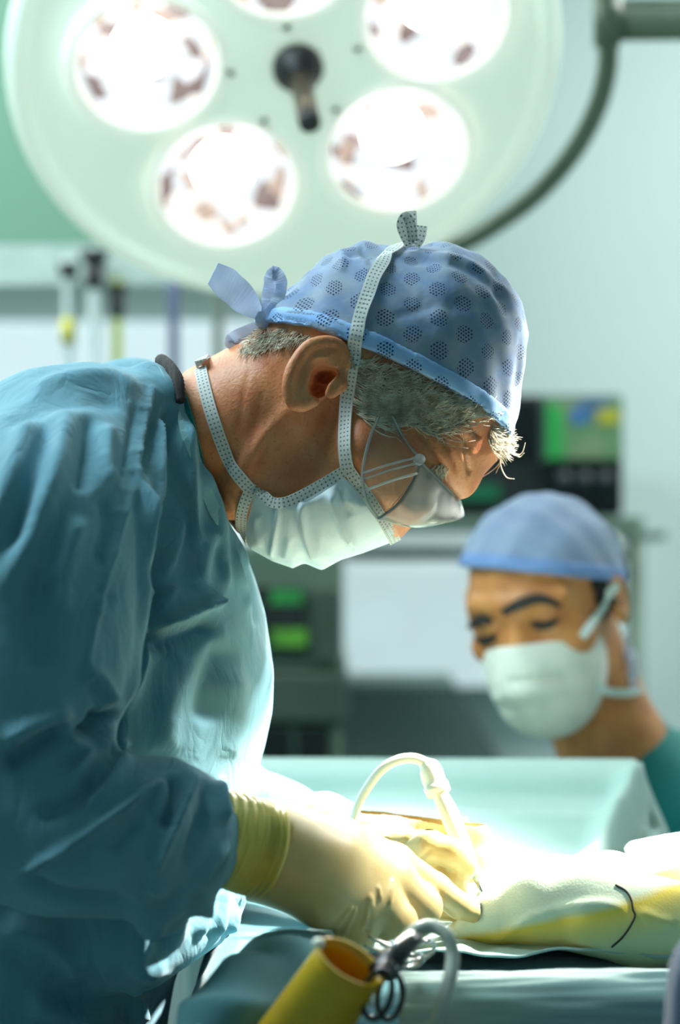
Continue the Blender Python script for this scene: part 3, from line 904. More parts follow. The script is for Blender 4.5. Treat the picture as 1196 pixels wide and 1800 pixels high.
# ear
earp = [(615, 622), (596, 602), (572, 595), (545, 600), (522, 622), (506, 652), (500, 684), (508, 708), (528, 719), (548, 712), (566, 694), (592, 680), (612, 660)]
d2 = g.poly(earp, 1.92)
yc = 1.9245 - 0.020 * np.clip((xpx(600, 1.92) - g.X) / (100 * 1.92 / FPX), 0, 1.1)
ear = (np.sqrt(np.maximum(d2 / 0.006 + 1, 0) ** 2 + ((g.Y - yc) / 0.0045) ** 2) - 1) * 0.0045
def ey(px): return 1.9245 - 0.020 * min(max((600 - px) / 100.0, 0), 1.1)
def epath(pts, off): return [tuple(P(x, y, ey(x) + off)) for x, y in pts]
hel = catmull([(612, 640), (604, 612), (585, 601), (562, 601), (540, 610), (521, 634), (509, 662), (508, 690), (518, 708), (535, 712), (548, 703)], 2)
f_ear = smin(ear, g.chain(epath(hel, -0.004), np.interp(np.arange(len(hel)), [0, 4, len(hel) * 0.6, len(hel) - 1], [0.0035, 0.0048, 0.0050, 0.0055])), 0.003)
anti = catmull([(592, 622), (566, 628), (546, 646), (535, 670), (537, 690), (552, 703)], 2)
f_ear = smin(f_ear, g.chain(epath(anti, -0.003), np.full(len(anti), 0.0045)), 0.004)
f_ear = smin(f_ear, g.chain(epath([(592, 640), (578, 656), (562, 668)], -0.003), [0.0035, 0.003, 0.002]), 0.003)
f = smin(f, f_ear, 0.004)
f = smax(f, -g.ell(tuple(P(560, 682, 1.915)), (0.0080, 0.045, 0.0085)), 0.0025)
f = smax(f, -g.ell(tuple(P(572, 660, 1.915)), (0.0110, 0.050, 0.0065)), 0.0025)
f = smax(f, -g.ell(tuple(P(566, 640, 1.905)), (0.0090, 0.012, 0.0045)), 0.0025)
f = smin(f, g.cone(tuple(P(598, 676, 1.922)), tuple(P(582, 692, 1.920)), 0.0065, 0.0045), 0.004)
V, F = nets(g, f)
V = relax(V, F, 1, 0.35)
wr = []
for pts in ([(440, 640), (428, 700), (418, 770)], [(470, 660), (452, 730), (440, 800), (430, 850)], [(490, 740), (460, 800), (440, 850)], [(384, 860), (398, 890), (412, 925)], [(372, 840), (390, 880)], [(396, 850), (410, 880), (425, 915)]):
    wr.append((pts, random.uniform(4, 7), -random.uniform(0.0006, 0.0016), 'ridge'))
for pts in ([(752, 700), (785, 735), (815, 770), (830, 800)], [(738, 726), (770, 760), (795, 800), (806, 840)], [(786, 716), (820, 742), (848, 775)], [(726, 752), (756, 786), (778, 826), (788, 850)], [(812, 780), (822, 806), (826, 838)]):
    wr.append((pts, 4.0, -0.0032, 'ridge'))
for pts in ([(640, 800), (660, 830), (668, 860)], [(700, 806), (712, 830), (722, 846)], [(704, 880), (728, 878), (752, 872)], [(712, 893), (735, 889)]):
    wr.append((pts, 3.0, -0.0016, 'ridge'))
for pts in ([(400, 870), (440, 800), (490, 740), (530, 705)],):
    wr.append((pts, 16, 0.003, 'ridge'))
V = sculpt(V, F, wr)
Vskin, Fskin = V, F
body = mesh_obj('body', V, F, M_skin, surgeon)
HS = Hit((V, F))

# --- hair as separate strands
def hairs(name, count, region, flow, length, m, parent, hit, lift=0.004, wid=0.00035, jit=0.35, n=6, curl=0.0):
    xs = [p[0] for p in region]; ys = [p[1] for p in region]
    parts = []
    tries = 0
    while len(parts) < count and tries < count * 40:
        tries += 1
        x = random.uniform(min(xs), max(xs)); y = random.uniform(min(ys), max(ys))
        if poly_sd(region, np.array([x]), np.array([y]))[0] > 0: continue
        fx, fy = flow(x, y); l = random.uniform(*length)
        a = math.atan2(fy, fx) + random.gauss(0, jit)
        path = []
        for k in range(n):
            t = k / (n - 1)
            aa = a + curl * t * random.uniform(0.6, 1.2)
            qx = x + math.cos(aa) * l * t; qy = y + math.sin(aa) * l * t
            p, nn = hit.at(qx, qy, 0.0007 + lift * random.uniform(0.5, 1.0) * t)
            if p is None:
                if path: p = Vector(path[-1]) + (P(qx, qy, path[-1][1]) - P(qx - math.cos(aa) * l / (n - 1), qy - math.sin(aa) * l / (n - 1), path[-1][1])); 
                else: break
            if path and abs(p[1] - path[-1][1]) > 0.02: p = Vector((p[0], path[-1][1], p[2]))
            path.append(tuple(p))
        if len(path) < 3: continue
        parts.append(tube_geo(np.array(path), [wid, wid, wid * 0.25], 3))
    V, F = join_geo(parts)
    return mesh_obj(name, V, F, m, parent)
temple = [(612, 622), (640, 630), (690, 655), (760, 690), (820, 722), (790, 748), (740, 748), (700, 742), (668, 732), (640, 740), (618, 722)]
hairs('hair', 1050, temple, lambda x, y: (0.80 + 0.2 * math.sin(y * 0.09), 0.62 - (x - 640) / 420.0 + 0.25 * math.sin(x * 0.07)), (34, 84), M_hair, surgeon, HS, 0.007, 0.00058, 0.16, 7, -0.5)
nape = [(432, 596), (455, 575), (520, 580), (552, 592), (520, 605), (480, 612), (450, 622), (425, 618)]
hairs('hair', 420, nape, lambda x, y: (-0.55, 0.75), (8, 26), M_hair, surgeon, HS, 0.003, 0.00034, 0.35, 4)
fringe = [(862, 745), (898, 766), (890, 784), (874, 792), (856, 776)]
hairs('hair', 300, fringe, lambda x, y: (0.45, 0.85), (14, 34), M_hair, surgeon, HS, 0.006, 0.00038, 0.5, 6, -0.5)
brow = [(752, 836), (775, 815), (792, 826), (776, 846), (756, 856)]
hairs('eyebrow', 140, [(742, 832), (775, 812), (790, 822), (770, 840), (748, 846)], lambda x, y: (-0.5, 0.9), (10, 20), M_hair, surgeon, HS, 0.004, 0.00035, 0.4, 4)
wisps = []
for pts in ([(890, 782), (905, 800), (918, 796), (924, 778)], [(880, 788), (882, 805), (872, 822), (850, 838)], [(872, 792), (880, 812), (872, 832)], [(884, 790), (880, 815), (890, 838), (905, 842)], [(895, 785), (912, 803), (922, 796)], [(876, 790), (862, 815), (846, 824)]):
    wisps.append(tube_geo(catmull([tuple(P(x, y, 1.995)) for x, y in pts], 6), [0.0005, 0.0004, 0.00015], 4))
Vw, Fw = join_geo(wisps)
mesh_obj('hair_wisp', Vw, Fw, M_hair, surgeon)
lash = []
for k in range(26):
    t = k / 25.0; x = 706 + 44 * t; y = 882 - 8 * t
    p, n = HS.at(x, y, 0.0004)
    if p: lash.append(tube_geo(np.array([tuple(p), tuple(p + n * 0.003 + Vector((0.001, 0, -0.004)))]), [0.0004, 0.00015], 3))
if lash:
    Vl, Fl = join_geo(lash); mesh_obj('eyelash', Vl, Fl, M_hairdk, surgeon)

# --- cap
capA = [(466, 556), (478, 534), (520, 500), (560, 462), (596, 438), (640, 426), (690, 434), (740, 433), (790, 425), (838, 446), (888, 488), (914, 530), (928, 590), (925, 640), (911, 720), (897, 768), (890, 830), (800, 860), (650, 800), (520, 720), (440, 650), (450, 590)]
edge = [(462, 571), (500, 574), (548, 586), (600, 607), (660, 632), (720, 660), (780, 692), (840, 724), (899, 768)]
capB = [(420, 560)] + edge + [(990, 780), (990, 380), (420, 380)]
g = Grid((xpx(455, DH), 1.895, zpx(780, DH)), (xpx(940, DH), 2.105, zpx(415, DH)), 0.0023)
base = g.inflate(capA, DH, 0.0855, 0.088)
base = base + 0.0016 * np.sin(g.X * 170 + g.Z * 60) * np.sin(g.Y * 130 + g.X * 40)
f = smax(base, g.poly(capB, DH), 0.0015)
V, F = nets(g, f)
V = relax(V, F, 1, 0.4)
cs = [([(690, 446), (740, 448), (800, 452), (850, 478), (912, 532)], 6, 0.0022, 'ridge'), ([(690, 458), (740, 460), (800, 466), (850, 492), (905, 545)], 8, -0.002, 'ridge'),
      ([(600, 450), (640, 444), (690, 450)], 7, -0.003, 'ridge'), ([(630, 430), (650, 450), (652, 470)], 6, -0.0025, 'ridge'), ([(608, 446), (600, 480)], 7, 0.0025, 'ridge'),
      ([(920, 560), (915, 620), (905, 700)], 6, -0.002, 'ridge'), ([(868, 470), (880, 520), (900, 560)], 8, -0.002, 'ridge'), ([(480, 548), (560, 556), (640, 590)], 5, 0.0018, 'ridge')]
for _ in range(16):
    x, y = random.uniform(520, 880), random.uniform(470, 690); a = random.uniform(-0.4, 1.3); l = random.uniform(40, 110)
    cs.append(([(x, y), (x + math.cos(a) * l * .5 + random.uniform(-8, 8), y + math.sin(a) * l * .5), (x + math.cos(a) * l, y + math.sin(a) * l)], random.uniform(8, 16), random.uniform(-0.0022, 0.0022), 'ridge'))
V = sculpt(V, F, cs)
def cap_uv(V):
    c = P(720, 600, 2.0); d = V - np.array(tuple(c)); r = np.linalg.norm(d, axis=1) + 1e-9
    th = np.arccos(np.clip(-d[:, 1] / r, -1, 1)); ph = np.arctan2(d[:, 2], d[:, 0])
    return np.stack([th * 0.105 * np.cos(ph), th * 0.105 * np.sin(ph)], axis=1)
cap = mesh_obj('cap', V, F, M_cap, surgeon, uv=cap_uv(V))
Vcap, Fcap = V, F
hemB = [(440, 572)] + edge + [(905, 772), (905, 735)] + [(840, 690), (780, 658), (720, 627), (660, 598), (600, 574), (548, 556), (500, 546), (440, 548)]
f = smax(base - 0.0016, g.poly(hemB, DH), 0.001)
V, F = nets(g, f); V = relax(V, F, 1, 0.3)
V = sculpt(V, F, [([(470, 556), (540, 568), (620, 598)], 4, -0.0022, 'ridge'), ([(640, 612), (740, 660), (860, 722)], 4, -0.0016, 'ridge'), ([(480, 566), (530, 574)], 4, 0.002, 'ridge')])
cap_hem = mesh_obj('hem', V, F, M_caphem, cap, uv=cap_uv(V))
HC = Hit((Vcap, Fcap), (V, F), (Vskin, Fskin))
Vhem, Fhem = V, F

def petal(name, pts, y0, y1, width, m, par, face=(0.2, -1, 0.2), n=7, wob=1.0):
    pl = catmull([tuple(P(x, y, y0 + (y1 - y0) * i / (len(pts) - 1))) for i, (x, y) in enumerate(pts)], n)
    nn = np.array([(face[0] + wob * 0.5 * math.sin(i * 0.7), face[1], face[2] + wob * 0.4 * math.cos(i * 0.5)) for i in range(len(pl))])
    return ribbon(name, pl, nn, width, m, par, 0.0007)
petal('tie', [(462, 560), (435, 532), (405, 504), (374, 480)], 1.985, 1.95, [0.007, 0.018, 0.027, 0.026, 0.019], M_tie, cap, wob=0.25)
petal('tie', [(464, 556), (470, 520), (476, 490), (484, 478), (494, 500), (486, 530), (468, 552)], 1.98, 1.972, [0.005, 0.009, 0.011, 0.010, 0.011, 0.009, 0.005], M_tie, cap)
petal('tie', [(460, 566), (435, 580), (412, 592), (403, 602), (415, 606), (440, 596), (462, 574)], 1.985, 1.985, [0.005, 0.008, 0.010, 0.008, 0.010, 0.008, 0.005], M_tie, cap)
tube('knot', [tuple(P(454, 566, 1.985)), tuple(P(463, 562, 1.98)), tuple(P(470, 556, 1.985))], [0.004, 0.0075, 0.004], M_tie, cap, 10, 4)

# --- mask
maskA = [(400, 800), (500, 780), (620, 740), (730, 880), (697, 950), (640, 972), (600, 984), (566, 1003), (550, 996), (535, 990), (515, 999), (480, 987), (440, 965), (421, 930), (400, 880)]
maskB = [(434, 850), (462, 868), (490, 882), (540, 862), (612, 818), (652, 876), (698, 950), (710, 1020), (400, 1020), (415, 940), (420, 905)]
g = Grid((xpx(405, DH), 1.905, zpx(1012, DH)), (xpx(712, DH), 2.095, zpx(810, DH)), 0.002)
base = g.inflate(maskA, DH, 0.0725, 0.060)
V, F = nets(g, smax(base, g.poly(maskB, DH), 0.001))
V = relax(V, F, 1, 0.4)
V = sculpt(V, F, [([(492, 880), (486, 930), (476, 985)], 3.5, 0.0040, 'step'), ([(526, 872), (534, 935), (560, 990)], 8, 0.0060, 'step'),
                  ([(572, 858), (590, 900), (622, 975)], 11, 0.0080, 'step'), ([(596, 850), (604, 880), (618, 910)], 6, -0.003, 'ridge'),
                  ([(500, 890), (520, 884), (560, 862), (600, 836)], 7, -0.003, 'ridge'), ([(455, 900), (450, 930), (460, 965)], 6, 0.002, 'ridge'),
                  ([(510, 940), (500, 985)], 6, 0.002, 'ridge'), ([(606, 945), (622, 968)], 5, -0.005, 'ridge')])
mask = mesh_obj('mask', V, F, M_mask, surgeon)
HM = Hit((V, F), (Vskin, Fskin), (Vcap, Fcap), (Vhem, Fhem))
def band(name, pts, width, par, off=0.0006, n=6):
    pa, no = HM.path(pts, off, n)
    return ribbon(name, pa, no, width, M_tape, par)
band('edge_binding', [(437, 856), (464, 872), (490, 886), (540, 866), (612, 824)], 0.0085, mask, 0.0010)
band('edge_binding', [(615, 826), (650, 880), (694, 950)], 0.0095, mask, 0.0012)
band('edge_binding', [(440, 860), (428, 890), (424, 920), (432, 950)], 0.0085, mask, 0.0010)
s1 = [(613, 826), (610, 800), (609, 770), (612, 700), (619, 640), (628, 590), (642, 535), (660, 485), (682, 452), (704, 436), (722, 431)]
band('strap', s1, 0.0110, mask, 0.0026, 8)
s2 = [(440, 858), (425, 842), (405, 812), (385, 765), (370, 720), (360, 680), (353, 645)]
pa, no = HM.path(s2, 0.0016, 6)
e = np.array(tuple(P(360, 630, 2.0)))
pa = np.concatenate([pa, [tuple(P(353, 634, 1.965)), tuple(P(357, 629, 1.985)), e, tuple(P(357, 629, 2.02))]])
no = np.concatenate([no, [(-0.4, -0.7, 0.6), (-0.4, -0.4, 0.8), (-0.4, 0, 0.9), (-0.4, 0.4, 0.8)]])
ribbon('strap', pa, no, 0.0100, M_tape, mask)
def free_band(pts, y, width, face):
    pl = catmull([tuple(P(a, b, y)) for a, b in pts], 6)
    return ribbon('strap_end', pl, np.tile(np.array(face, dtype=float), (len(pl), 1)), width, M_tape, mask)
free_band([(722, 432), (711, 412), (706, 394), (714, 382), (722, 396), (726, 424)], 1.962, [0.0085] * 3, (0.25, -1, 0.1))
free_band([(727, 430), (724, 400), (722, 371)], 1.968, [0.0075, 0.0095, 0.0095], (-0.2, -1, 0.1))
free_band([(730, 432), (738, 418), (742, 397)], 1.964, [0.0085, 0.0095, 0.0095], (-0.3, -1, 0.2))

# --- goggles
gog = empty('goggles', tuple(P(740, 860, DH)), None, None)
gog.parent = surgeon; gog.location = P(740, 860, DH) - surgeon.location
def solid_strip(name, A, B, m, par, rows=4, bulge=0.0, bdir=(0, 0, 0), thick=0.0014):
    A = np.asarray(A); B = np.asarray(B); n = len(A)
    V = []
    for r in range(rows + 1):
        t = r / rows
        V.append(A * (1 - t) + B * t + np.array(bdir) * bulge * math.sin(math.pi * t))
    V = np.concatenate(V)
    F = np.array([(r * n + i, r * n + i + 1, (r + 1) * n + i + 1, (r + 1) * n + i) for r in range(rows) for i in range(n - 1)])
    N = vnormals(V, F)
    V2 = np.concatenate([V, V - N * thick]); o = len(V)
    FF = [tuple(q) for q in F] + [tuple(int(i) + o for i in q[::-1]) for q in F]
    bd = [i for i in range(n)] + [r * n + n - 1 for r in range(1, rows + 1)] + [rows * n + i for i in range(n - 2, -1, -1)] + [r * n for r in range(rows - 1, 0, -1)]
    for k in range(len(bd)):
        a, b = bd[k], bd[(k + 1) % len(bd)]
        FF.append((b, a, a + o, b + o))
    return mesh_obj(name, V2, FF, m, par)
def mir(p): return (p[0], 2 * DH - p[1], p[2])
topc = [tuple(P(738, 811, 1.930)), tuple(P(772, 846, 1.944)), tuple(P(800, 874, 1.968)), tuple(P(809, 884, 2.0))]
botc = [tuple(P(664, 910, 1.934)), tuple(P(728, 925, 1.944)), tuple(P(786, 916, 1.966)), tuple(P(806, 905, 2.0))]
top = catmull(topc + [mir(p) for p in topc[-2::-1]], 6)
bot = catmull(botc + [mir(p) for p in botc[-2::-1]], 6)
solid_strip('lens', top, bot, M_lens, gog, 6, 0.006, (0.5, 0, -0.86))
tube('frame_rim', top, 0.0016, M_clearrail, gog, 8)
tube('frame_rim', bot, 0.0013, M_clearrail, gog, 8)
left = [(666, 732), (652, 765), (640, 812), (638, 850), (648, 888), (664, 910)]
right = [(690, 732), (704, 760), (722, 788), (738, 811), (722, 850), (690, 890)]
def side(sgn):
    def pt(x, y, yy): p = tuple(P(x, y, yy)); return p if sgn < 0 else mir(p)
    A = catmull([pt(x, y, 1.922 - 0.002 * (i > 1)) for i, (x, y) in enumerate(left)], 5)
    B = catmull([pt(x, y, 1.922 + 0.002 * (i > 2)) for i, (x, y) in enumerate(right)], 5)
    solid_strip('side_shield', A, B, M_clear, gog, 5, 0.003, (0, sgn * 1.0, 0))
    tube('shield_rim', A, 0.0013, M_clearrail, gog, 8)
    tube('shield_rim', B[:16], 0.0013, M_clearrail, gog, 8)
    for (a, b) in (((638, 832), (738, 803)), ((640, 842), (738, 813)), ((642, 862), (734, 832))):
        tube('temple_arm', [pt(a[0], a[1], 1.919), pt((a[0] + b[0]) / 2, (a[1] + b[1]) / 2 - 2, 1.917), pt(b[0], b[1], 1.919)], 0.0011, M_clearrail, gog, 8, 4)
    c = pt(736, 809, 1.921)
    lathe('hinge', [(0.0, -0.004), (0.0042, -0.004), (0.0045, 0.0), (0.0042, 0.005), (0.0, 0.005)], M_clearrail, gog, 14, (0.25, -1, 0.2), c)
side(-1); side(1)

# --- gown
g = Grid((-0.46, 1.655, 0.86), (0.0, 2.36, 1.53), 0.0034)
torso = [(-420, 900), (-200, 745), (-80, 700), (0, 676), (60, 652), (120, 641), (170, 638), (230, 648), (276, 640), (300, 660), (322, 700), (345, 790), (368, 850), (395, 910), (440, 985), (452, 1020), (466, 1080), (480, 1180), (478, 1250), (466, 1310), (452, 1360), (436, 1450), (430, 1560), (412, 1622), (380, 1648), (330, 1664), (312, 1720), (296, 1800), (270, 2200), (-420, 2200)]
f = g.inflate(torso, 2.05, 0.205, 0.12)
f = smin(f, g.chain([P(268, 676, 1.965), P(284, 700, 1.95), P(308, 790, 1.938), P(330, 850, 1.94), P(358, 910, 1.948), P(408, 986, 1.965)], [0.014, 0.015, 0.016, 0.016, 0.015, 0.013], 0.006), 0.02)
arm_pts = [P(112, 838, 1.92), P(82, 900, 1.845), P(68, 960, 1.80), P(66, 1080, 1.785), P(48, 1200, 1.78), P(20, 1330, 1.775), P(10, 1425, 1.765)]
arm_r = [0.084, 0.077, 0.073, 0.072, 0.070, 0.066, 0.062]
f = smin(f, g.chain(arm_pts, arm_r, 0.02), 0.025)
fore = [P(10, 1425, 1.765), P(110, 1452, 1.757), P(210, 1466, 1.755), P(292, 1470, 1.76), P(326, 1474, 1.765)]
fore_r = [0.062, 0.060, 0.057, 0.0530, 0.040]
fa = g.chain(fore, fore_r, 0.01)
f = smin(f, fa, 0.012)
# the far sleeve reaching towards the field
far = [P(230, 800, 2.19), P(280, 1150, 2.24), P(360, 1395, 2.22), P(480, 1452, 2.17), P(575, 1475, 2.13)]
f = smin(f, g.chain(far, [0.085, 0.070, 0.045, 0.038, 0.034], 0.02), 0.02)
# belly cloth bunched under the forearm
f = smin(f, g.cone(P(240, 1640, 1.875), P(360, 1606, 1.915), 0.042, 0.024), 0.03)
V, F = nets(g, f)
V = relax(V, F, 2, 0.5)
rr = V[:, 1] < 2.2
# slack cloth: broad stretched noise
nz = np.zeros(len(V))
nz[rr] = fbm(V[rr], (16, 12, 7), 3.1)
N = vnormals(V, F)
V = V + N * (nz * 0.003)[:, None]
st = []
S = lambda pts, w, a, k='ridge': st.append((pts, w, a, k))
# yoke and shoulder
S([(40, 700), (110, 668), (190, 662), (255, 690)], 12, 0.006); S([(0, 760), (80, 715), (160, 700), (230, 720)], 16, -0.006)
S([(120, 700), (95, 820), (60, 930), (10, 1060)], 26, 0.012); S([(60, 720), (20, 850), (-20, 980)], 22, 0.010); S([(95, 720), (55, 850), (10, 980)], 18, -0.010)
S([(160, 720), (150, 800), (140, 870)], 14, -0.008); S([(190, 740), (186, 810), (196, 860)], 12, 0.006); S([(175, 860), (190, 920), (170, 1000)], 14, -0.006)
S([(140, 900), (110, 1000), (100, 1090)], 22, 0.008); S([(80, 1000), (60, 1100), (80, 1180)], 26, -0.008)
# armhole seam
S([(268, 684), (254, 750), (240, 830), (216, 920), (190, 1010), (166, 1100), (150, 1190)], 5, 0.0032, 'open')
S([(282, 690), (266, 760), (250, 838)], 7, -0.006); S([(240, 700), (228, 780), (214, 850)], 6, -0.004)
for k in range(14):
    t = k / 13.0; x = 262 - 105 * t; y = 720 + 470 * t
    S([(x - 26, y - 6 + random.uniform(-6, 6)), (x, y + random.uniform(-4, 4)), (x + 16, y + 5)], 5, random.uniform(-0.003, 0.003))
# folds from the armpit down the chest
S([(296, 690), (306, 780), (302, 880), (280, 970), (252, 1040)], 16, -0.020); S([(286, 720), (276, 800), (278, 860), (256, 900)], 9, 0.009, 'step')
S([(322, 720), (330, 820), (338, 920), (334, 985)], 14, 0.009, 'step'); S([(318, 900), (300, 980), (268, 1040)], 10, 0.008); S([(372, 920), (352, 990), (345, 1040)], 16, 0.009)
S([(240, 820), (249, 920), (250, 1020), (249, 1110), (238, 1180), (214, 1262)], 16, 0.016, 'step'); S([(270, 900), (270, 1000), (266, 1080), (262, 1160)], 16, -0.020)
S([(252, 1108), (300, 1096), (350, 1076), (398, 1054)], 14, 0.018, 'step'); S([(270, 1140), (330, 1120), (390, 1092)], 18, -0.016)
S([(258, 1090), (285, 1055), (312, 1030)], 9, 0.009)
S([(395, 1060), (392, 970), (382, 900), (352, 810)], 10, 0.006); S([(410, 960), (430, 1030), (436, 1080)], 6, 0.004); S([(424, 970), (446, 1050), (452, 1110)], 6, -0.003)
S([(400, 1120), (370, 1200), (360, 1280)], 22, -0.010); S([(340, 1150), (300, 1240), (290, 1330)], 22, 0.008); S([(420, 1180), (410, 1270), (400, 1340)], 20, 0.005)
# crook of the elbow
S([(140, 1180), (170, 1190), (200, 1240)], 12, 0.010); S([(150, 1262), (180, 1272), (214, 1262)], 12, -0.030); S([(128, 1290), (168, 1285), (196, 1300), (215, 1330)], 9, -0.020)
S([(110, 1305), (150, 1330), (130, 1380)], 12, 0.012); S([(170, 1290), (205, 1310), (225, 1300)], 8, 0.014); S([(0, 1350), (60, 1310), (120, 1280)], 16, -0.014); S([(0, 1310), (60, 1275), (130, 1240)], 18, 0.010)
# forearm
S([(10, 1545), (70, 1520), (150, 1470), (220, 1425), (292, 1366)], 9, 0.011, 'step'); S([(150, 1420), (200, 1370), (226, 1320)], 10, 0.010); S([(60, 1440), (140, 1400), (190, 1350)], 16, -0.010)
S([(328, 1346), (334, 1380), (312, 1440), (284, 1500), (262, 1552)], 9, 0.012, 'step'); S([(286, 1370), (288, 1410), (280, 1440)], 7, 0.007); S([(300, 1360), (306, 1400), (288, 1460)], 9, -0.010)
S([(384, 1362), (390, 1410), (398, 1450)], 7, 0.008); S([(360, 1360), (360, 1410), (340, 1480), (320, 1540)], 12, -0.008)
S([(408, 1478), (372, 1510), (336, 1556), (290, 1590), (236, 1612)], 8, 0.011, 'step'); S([(396, 1500), (370, 1545), (310, 1592)], 8, -0.009); S([(262, 1552), (280, 1560), (300, 1555)], 12, 0.008)
S([(30, 1536), (100, 1572), (170, 1582), (230, 1586)], 12, -0.010); S([(200, 1500), (220, 1460), (250, 1440)], 14, -0.006)
# skirt below the arm
for x_ in (362, 392, 420):
    S([(x_ + 8, 1560), (x_, 1600), (x_ - 12, 1650)], 13, 0.007); S([(x_ + 20, 1570), (x_ + 12, 1610), (x_, 1655)], 9, -0.005)
S([(330, 1660), (262, 1600), (250, 1650), (250, 1700), (300, 1690)], 18, 0.014); S([(290, 1630), (320, 1590), (370, 1580)], 12, 0.012); 
S([(0, 1620), (80, 1650), (160, 1720)], 26, 0.010); S([(40, 1760), (140, 1790), (220, 1800)], 22, 0.008); S([(230, 1740), (250, 1800)], 14, 0.008); 
V = sculpt(V, F, st, 2.08)
V = relax(V, F, 1, 0.25)
gown = mesh_obj('gown', V, F, M_gown, surgeon)
Vg, Fg = V, F
HG = Hit((Vg, Fg))
pa, no = HG.path([(281, 640), (300, 662), (322, 704), (343, 790), (366, 852), (393, 912), (430, 976)], 0.0004, 6, 1.96)
ribbon('neck_binding', pa - np.array((0.004, 0, 0)), no, 0.010, M_gownlt, gown, 0.0014)
# dark ribbed undershirt collar and the green scrub edge inside the gown
cp = [P(318, 706, 1.935), P(313, 672, 1.943), P(300, 648, 1.965), P(284, 634, 2.0), P(296, 648, 2.04), P(312, 672, 2.06)]
V, F = tube_geo(catmull([tuple(p) for p in cp], 10), [0.004, 0.0055, 0.0055, 0.0055, 0.004], 10)
N = None
for i in range(0, len(V) // 10):
    if i % 2: 
        c = V[i * 10:(i + 1) * 10].mean(0); V[i * 10:(i + 1) * 10] = c + (V[i * 10:(i + 1) * 10] - c) * 0.88
flag(mesh_obj('undershirt_collar', V, F, M_rib, surgeon), 'dark brown ribbed undershirt collar')
pa, no = HS.path([(322, 700), (336, 750), (348, 800), (358, 830)], 0.002, 6, 1.94)
flag(ribbon('scrub_neckline', pa, no, [0.010, 0.009, 0.004], M_scrub, surgeon, 0.002), 'green scrub shirt edge at the neck')
# hidden lower half, down to the floor
g = Grid((-0.52, 1.82, -0.02), (0.02, 2.30, 0.90), 0.013)
f = g.chain([(-0.24, 2.05, 0.9), (-0.25, 2.05, 0.35)], [0.2, 0.22])
f = np.sqrt(((g.X + 0.315) / 0.17) ** 2 + ((g.Y - 2.06) / 0.19) ** 2) * 0.18 - 0.18 + np.maximum(0.28 - g.Z, 0) * 2 + np.maximum(g.Z - 0.885, 0) * 2
V, F = nets(g, f); mesh_obj('gown_skirt', V, F, M_gown, gown)
for s in (-1, 1):
    tube('trouser_leg', [(-0.27, 2.06 + 0.09 * s, 0.34), (-0.27, 2.06 + 0.09 * s, 0.06)], [0.07, 0.06], M_scrub, surgeon, 14)
    V, F = [], []
    lo = catmull([(-0.36, 2.06 + 0.09 * s, 0.045), (-0.28, 2.06 + 0.09 * s, 0.05), (-0.18, 2.06 + 0.09 * s, 0.035), (-0.12, 2.06 + 0.09 * s, 0.03)], 4)
    tube('shoe', lo, [0.03, 0.045, 0.045, 0.042, 0.025], M_wallwhite, surgeon, 14, 0, 0.65)

# --- near glove (right hand seen from the little finger side, fingers curled)
ax = (P(500, 1500, 1.80) - P(400, 1470, 1.775))
cpth = catmull([tuple(P(370, 1467, 1.772)), tuple(P(420, 1481, 1.78)), tuple(P(446, 1489, 1.785)), tuple(P(476, 1497, 1.79))], 12)
rip = np.array([0.0335 + 0.0014 * math.sin(i * 1.55) + 0.0008 * math.sin(i * 3.1) for i in range(len(cpth))])
rip[-1] *= 0.97
V, F = tube_geo(cpth, rip, 36, 1.0)
cuff = mesh_obj('glove_cuff', V, F, M_cuff, surgeon)
g = Grid(tuple(P(430, 1720, 1.80) - Vector((0, 0.08, 0))), (P(860, 1400, 1.8).x, 1.99, P(860, 1385, 1.8).z), 0.0018)
def H(x, y, d): return tuple(P(x, y, d))
mc = {'i': [H(474, 1455, 1.812), H(600, 1478, 1.835), H(694, 1516, 1.862)], 'm': [H(470, 1480, 1.795), H(590, 1510, 1.81), H(690, 1548, 1.845)],
      'r': [H(466, 1512, 1.792), H(575, 1552, 1.80), H(664, 1584, 1.825)], 'l': [H(462, 1535, 1.80), H(560, 1586, 1.808), H(632, 1610, 1.818)]}
rad = {'i': [0.018, 0.0155, 0.0135], 'm': [0.020, 0.018, 0.0145], 'r': [0.020, 0.018, 0.0145], 'l': [0.018, 0.0165, 0.0135]}
f = None
for k in 'imrl':
    c = g.chain(mc[k], rad[k], 0.01)
    f = c if f is None else smin(f, c, 0.016)
fing = {'i': ([mc['i'][2], H(766, 1562, 1.885), H(808, 1592, 1.90), H(836, 1604, 1.91)], [0.0135, 0.0115, 0.0100, 0.0085]),
        'm': ([mc['m'][2], H(738, 1594, 1.862), H(738, 1612, 1.892), H(712, 1616, 1.910)], [0.0150, 0.0165, 0.0130, 0.0095]),
        'r': ([mc['r'][2], H(694, 1622, 1.832), H(694, 1634, 1.866), H(662, 1634, 1.885)], [0.0150, 0.0165, 0.0130, 0.0095]),
        'l': ([mc['l'][2], H(626, 1642, 1.818), H(622, 1646, 1.848), H(592, 1640, 1.866)], [0.0140, 0.0148, 0.0120, 0.0085])}
ff = None
for k in 'imrl':
    c = g.chain(fing[k][0], fing[k][1], 0.004)
    ff = c if ff is None else smin(ff, c, 0.0010)
th = g.chain([H(520, 1490, 1.85), H(610, 1530, 1.885), H(690, 1565, 1.905), H(770, 1590, 1.925), H(815, 1606, 1.925)], [0.018, 0.016, 0.0125, 0.0105, 0.0085], 0.008)
f = smin(smin(f, ff, 0.006), th, 0.004)
wristc = g.chain([H(452, 1492, 1.79), H(520, 1510, 1.797)], [0.0325, 0.028])
f = smin(f, wristc, 0.02)
V, F = nets(g, f); V = relax(V, F, 2, 0.4)
gs = []
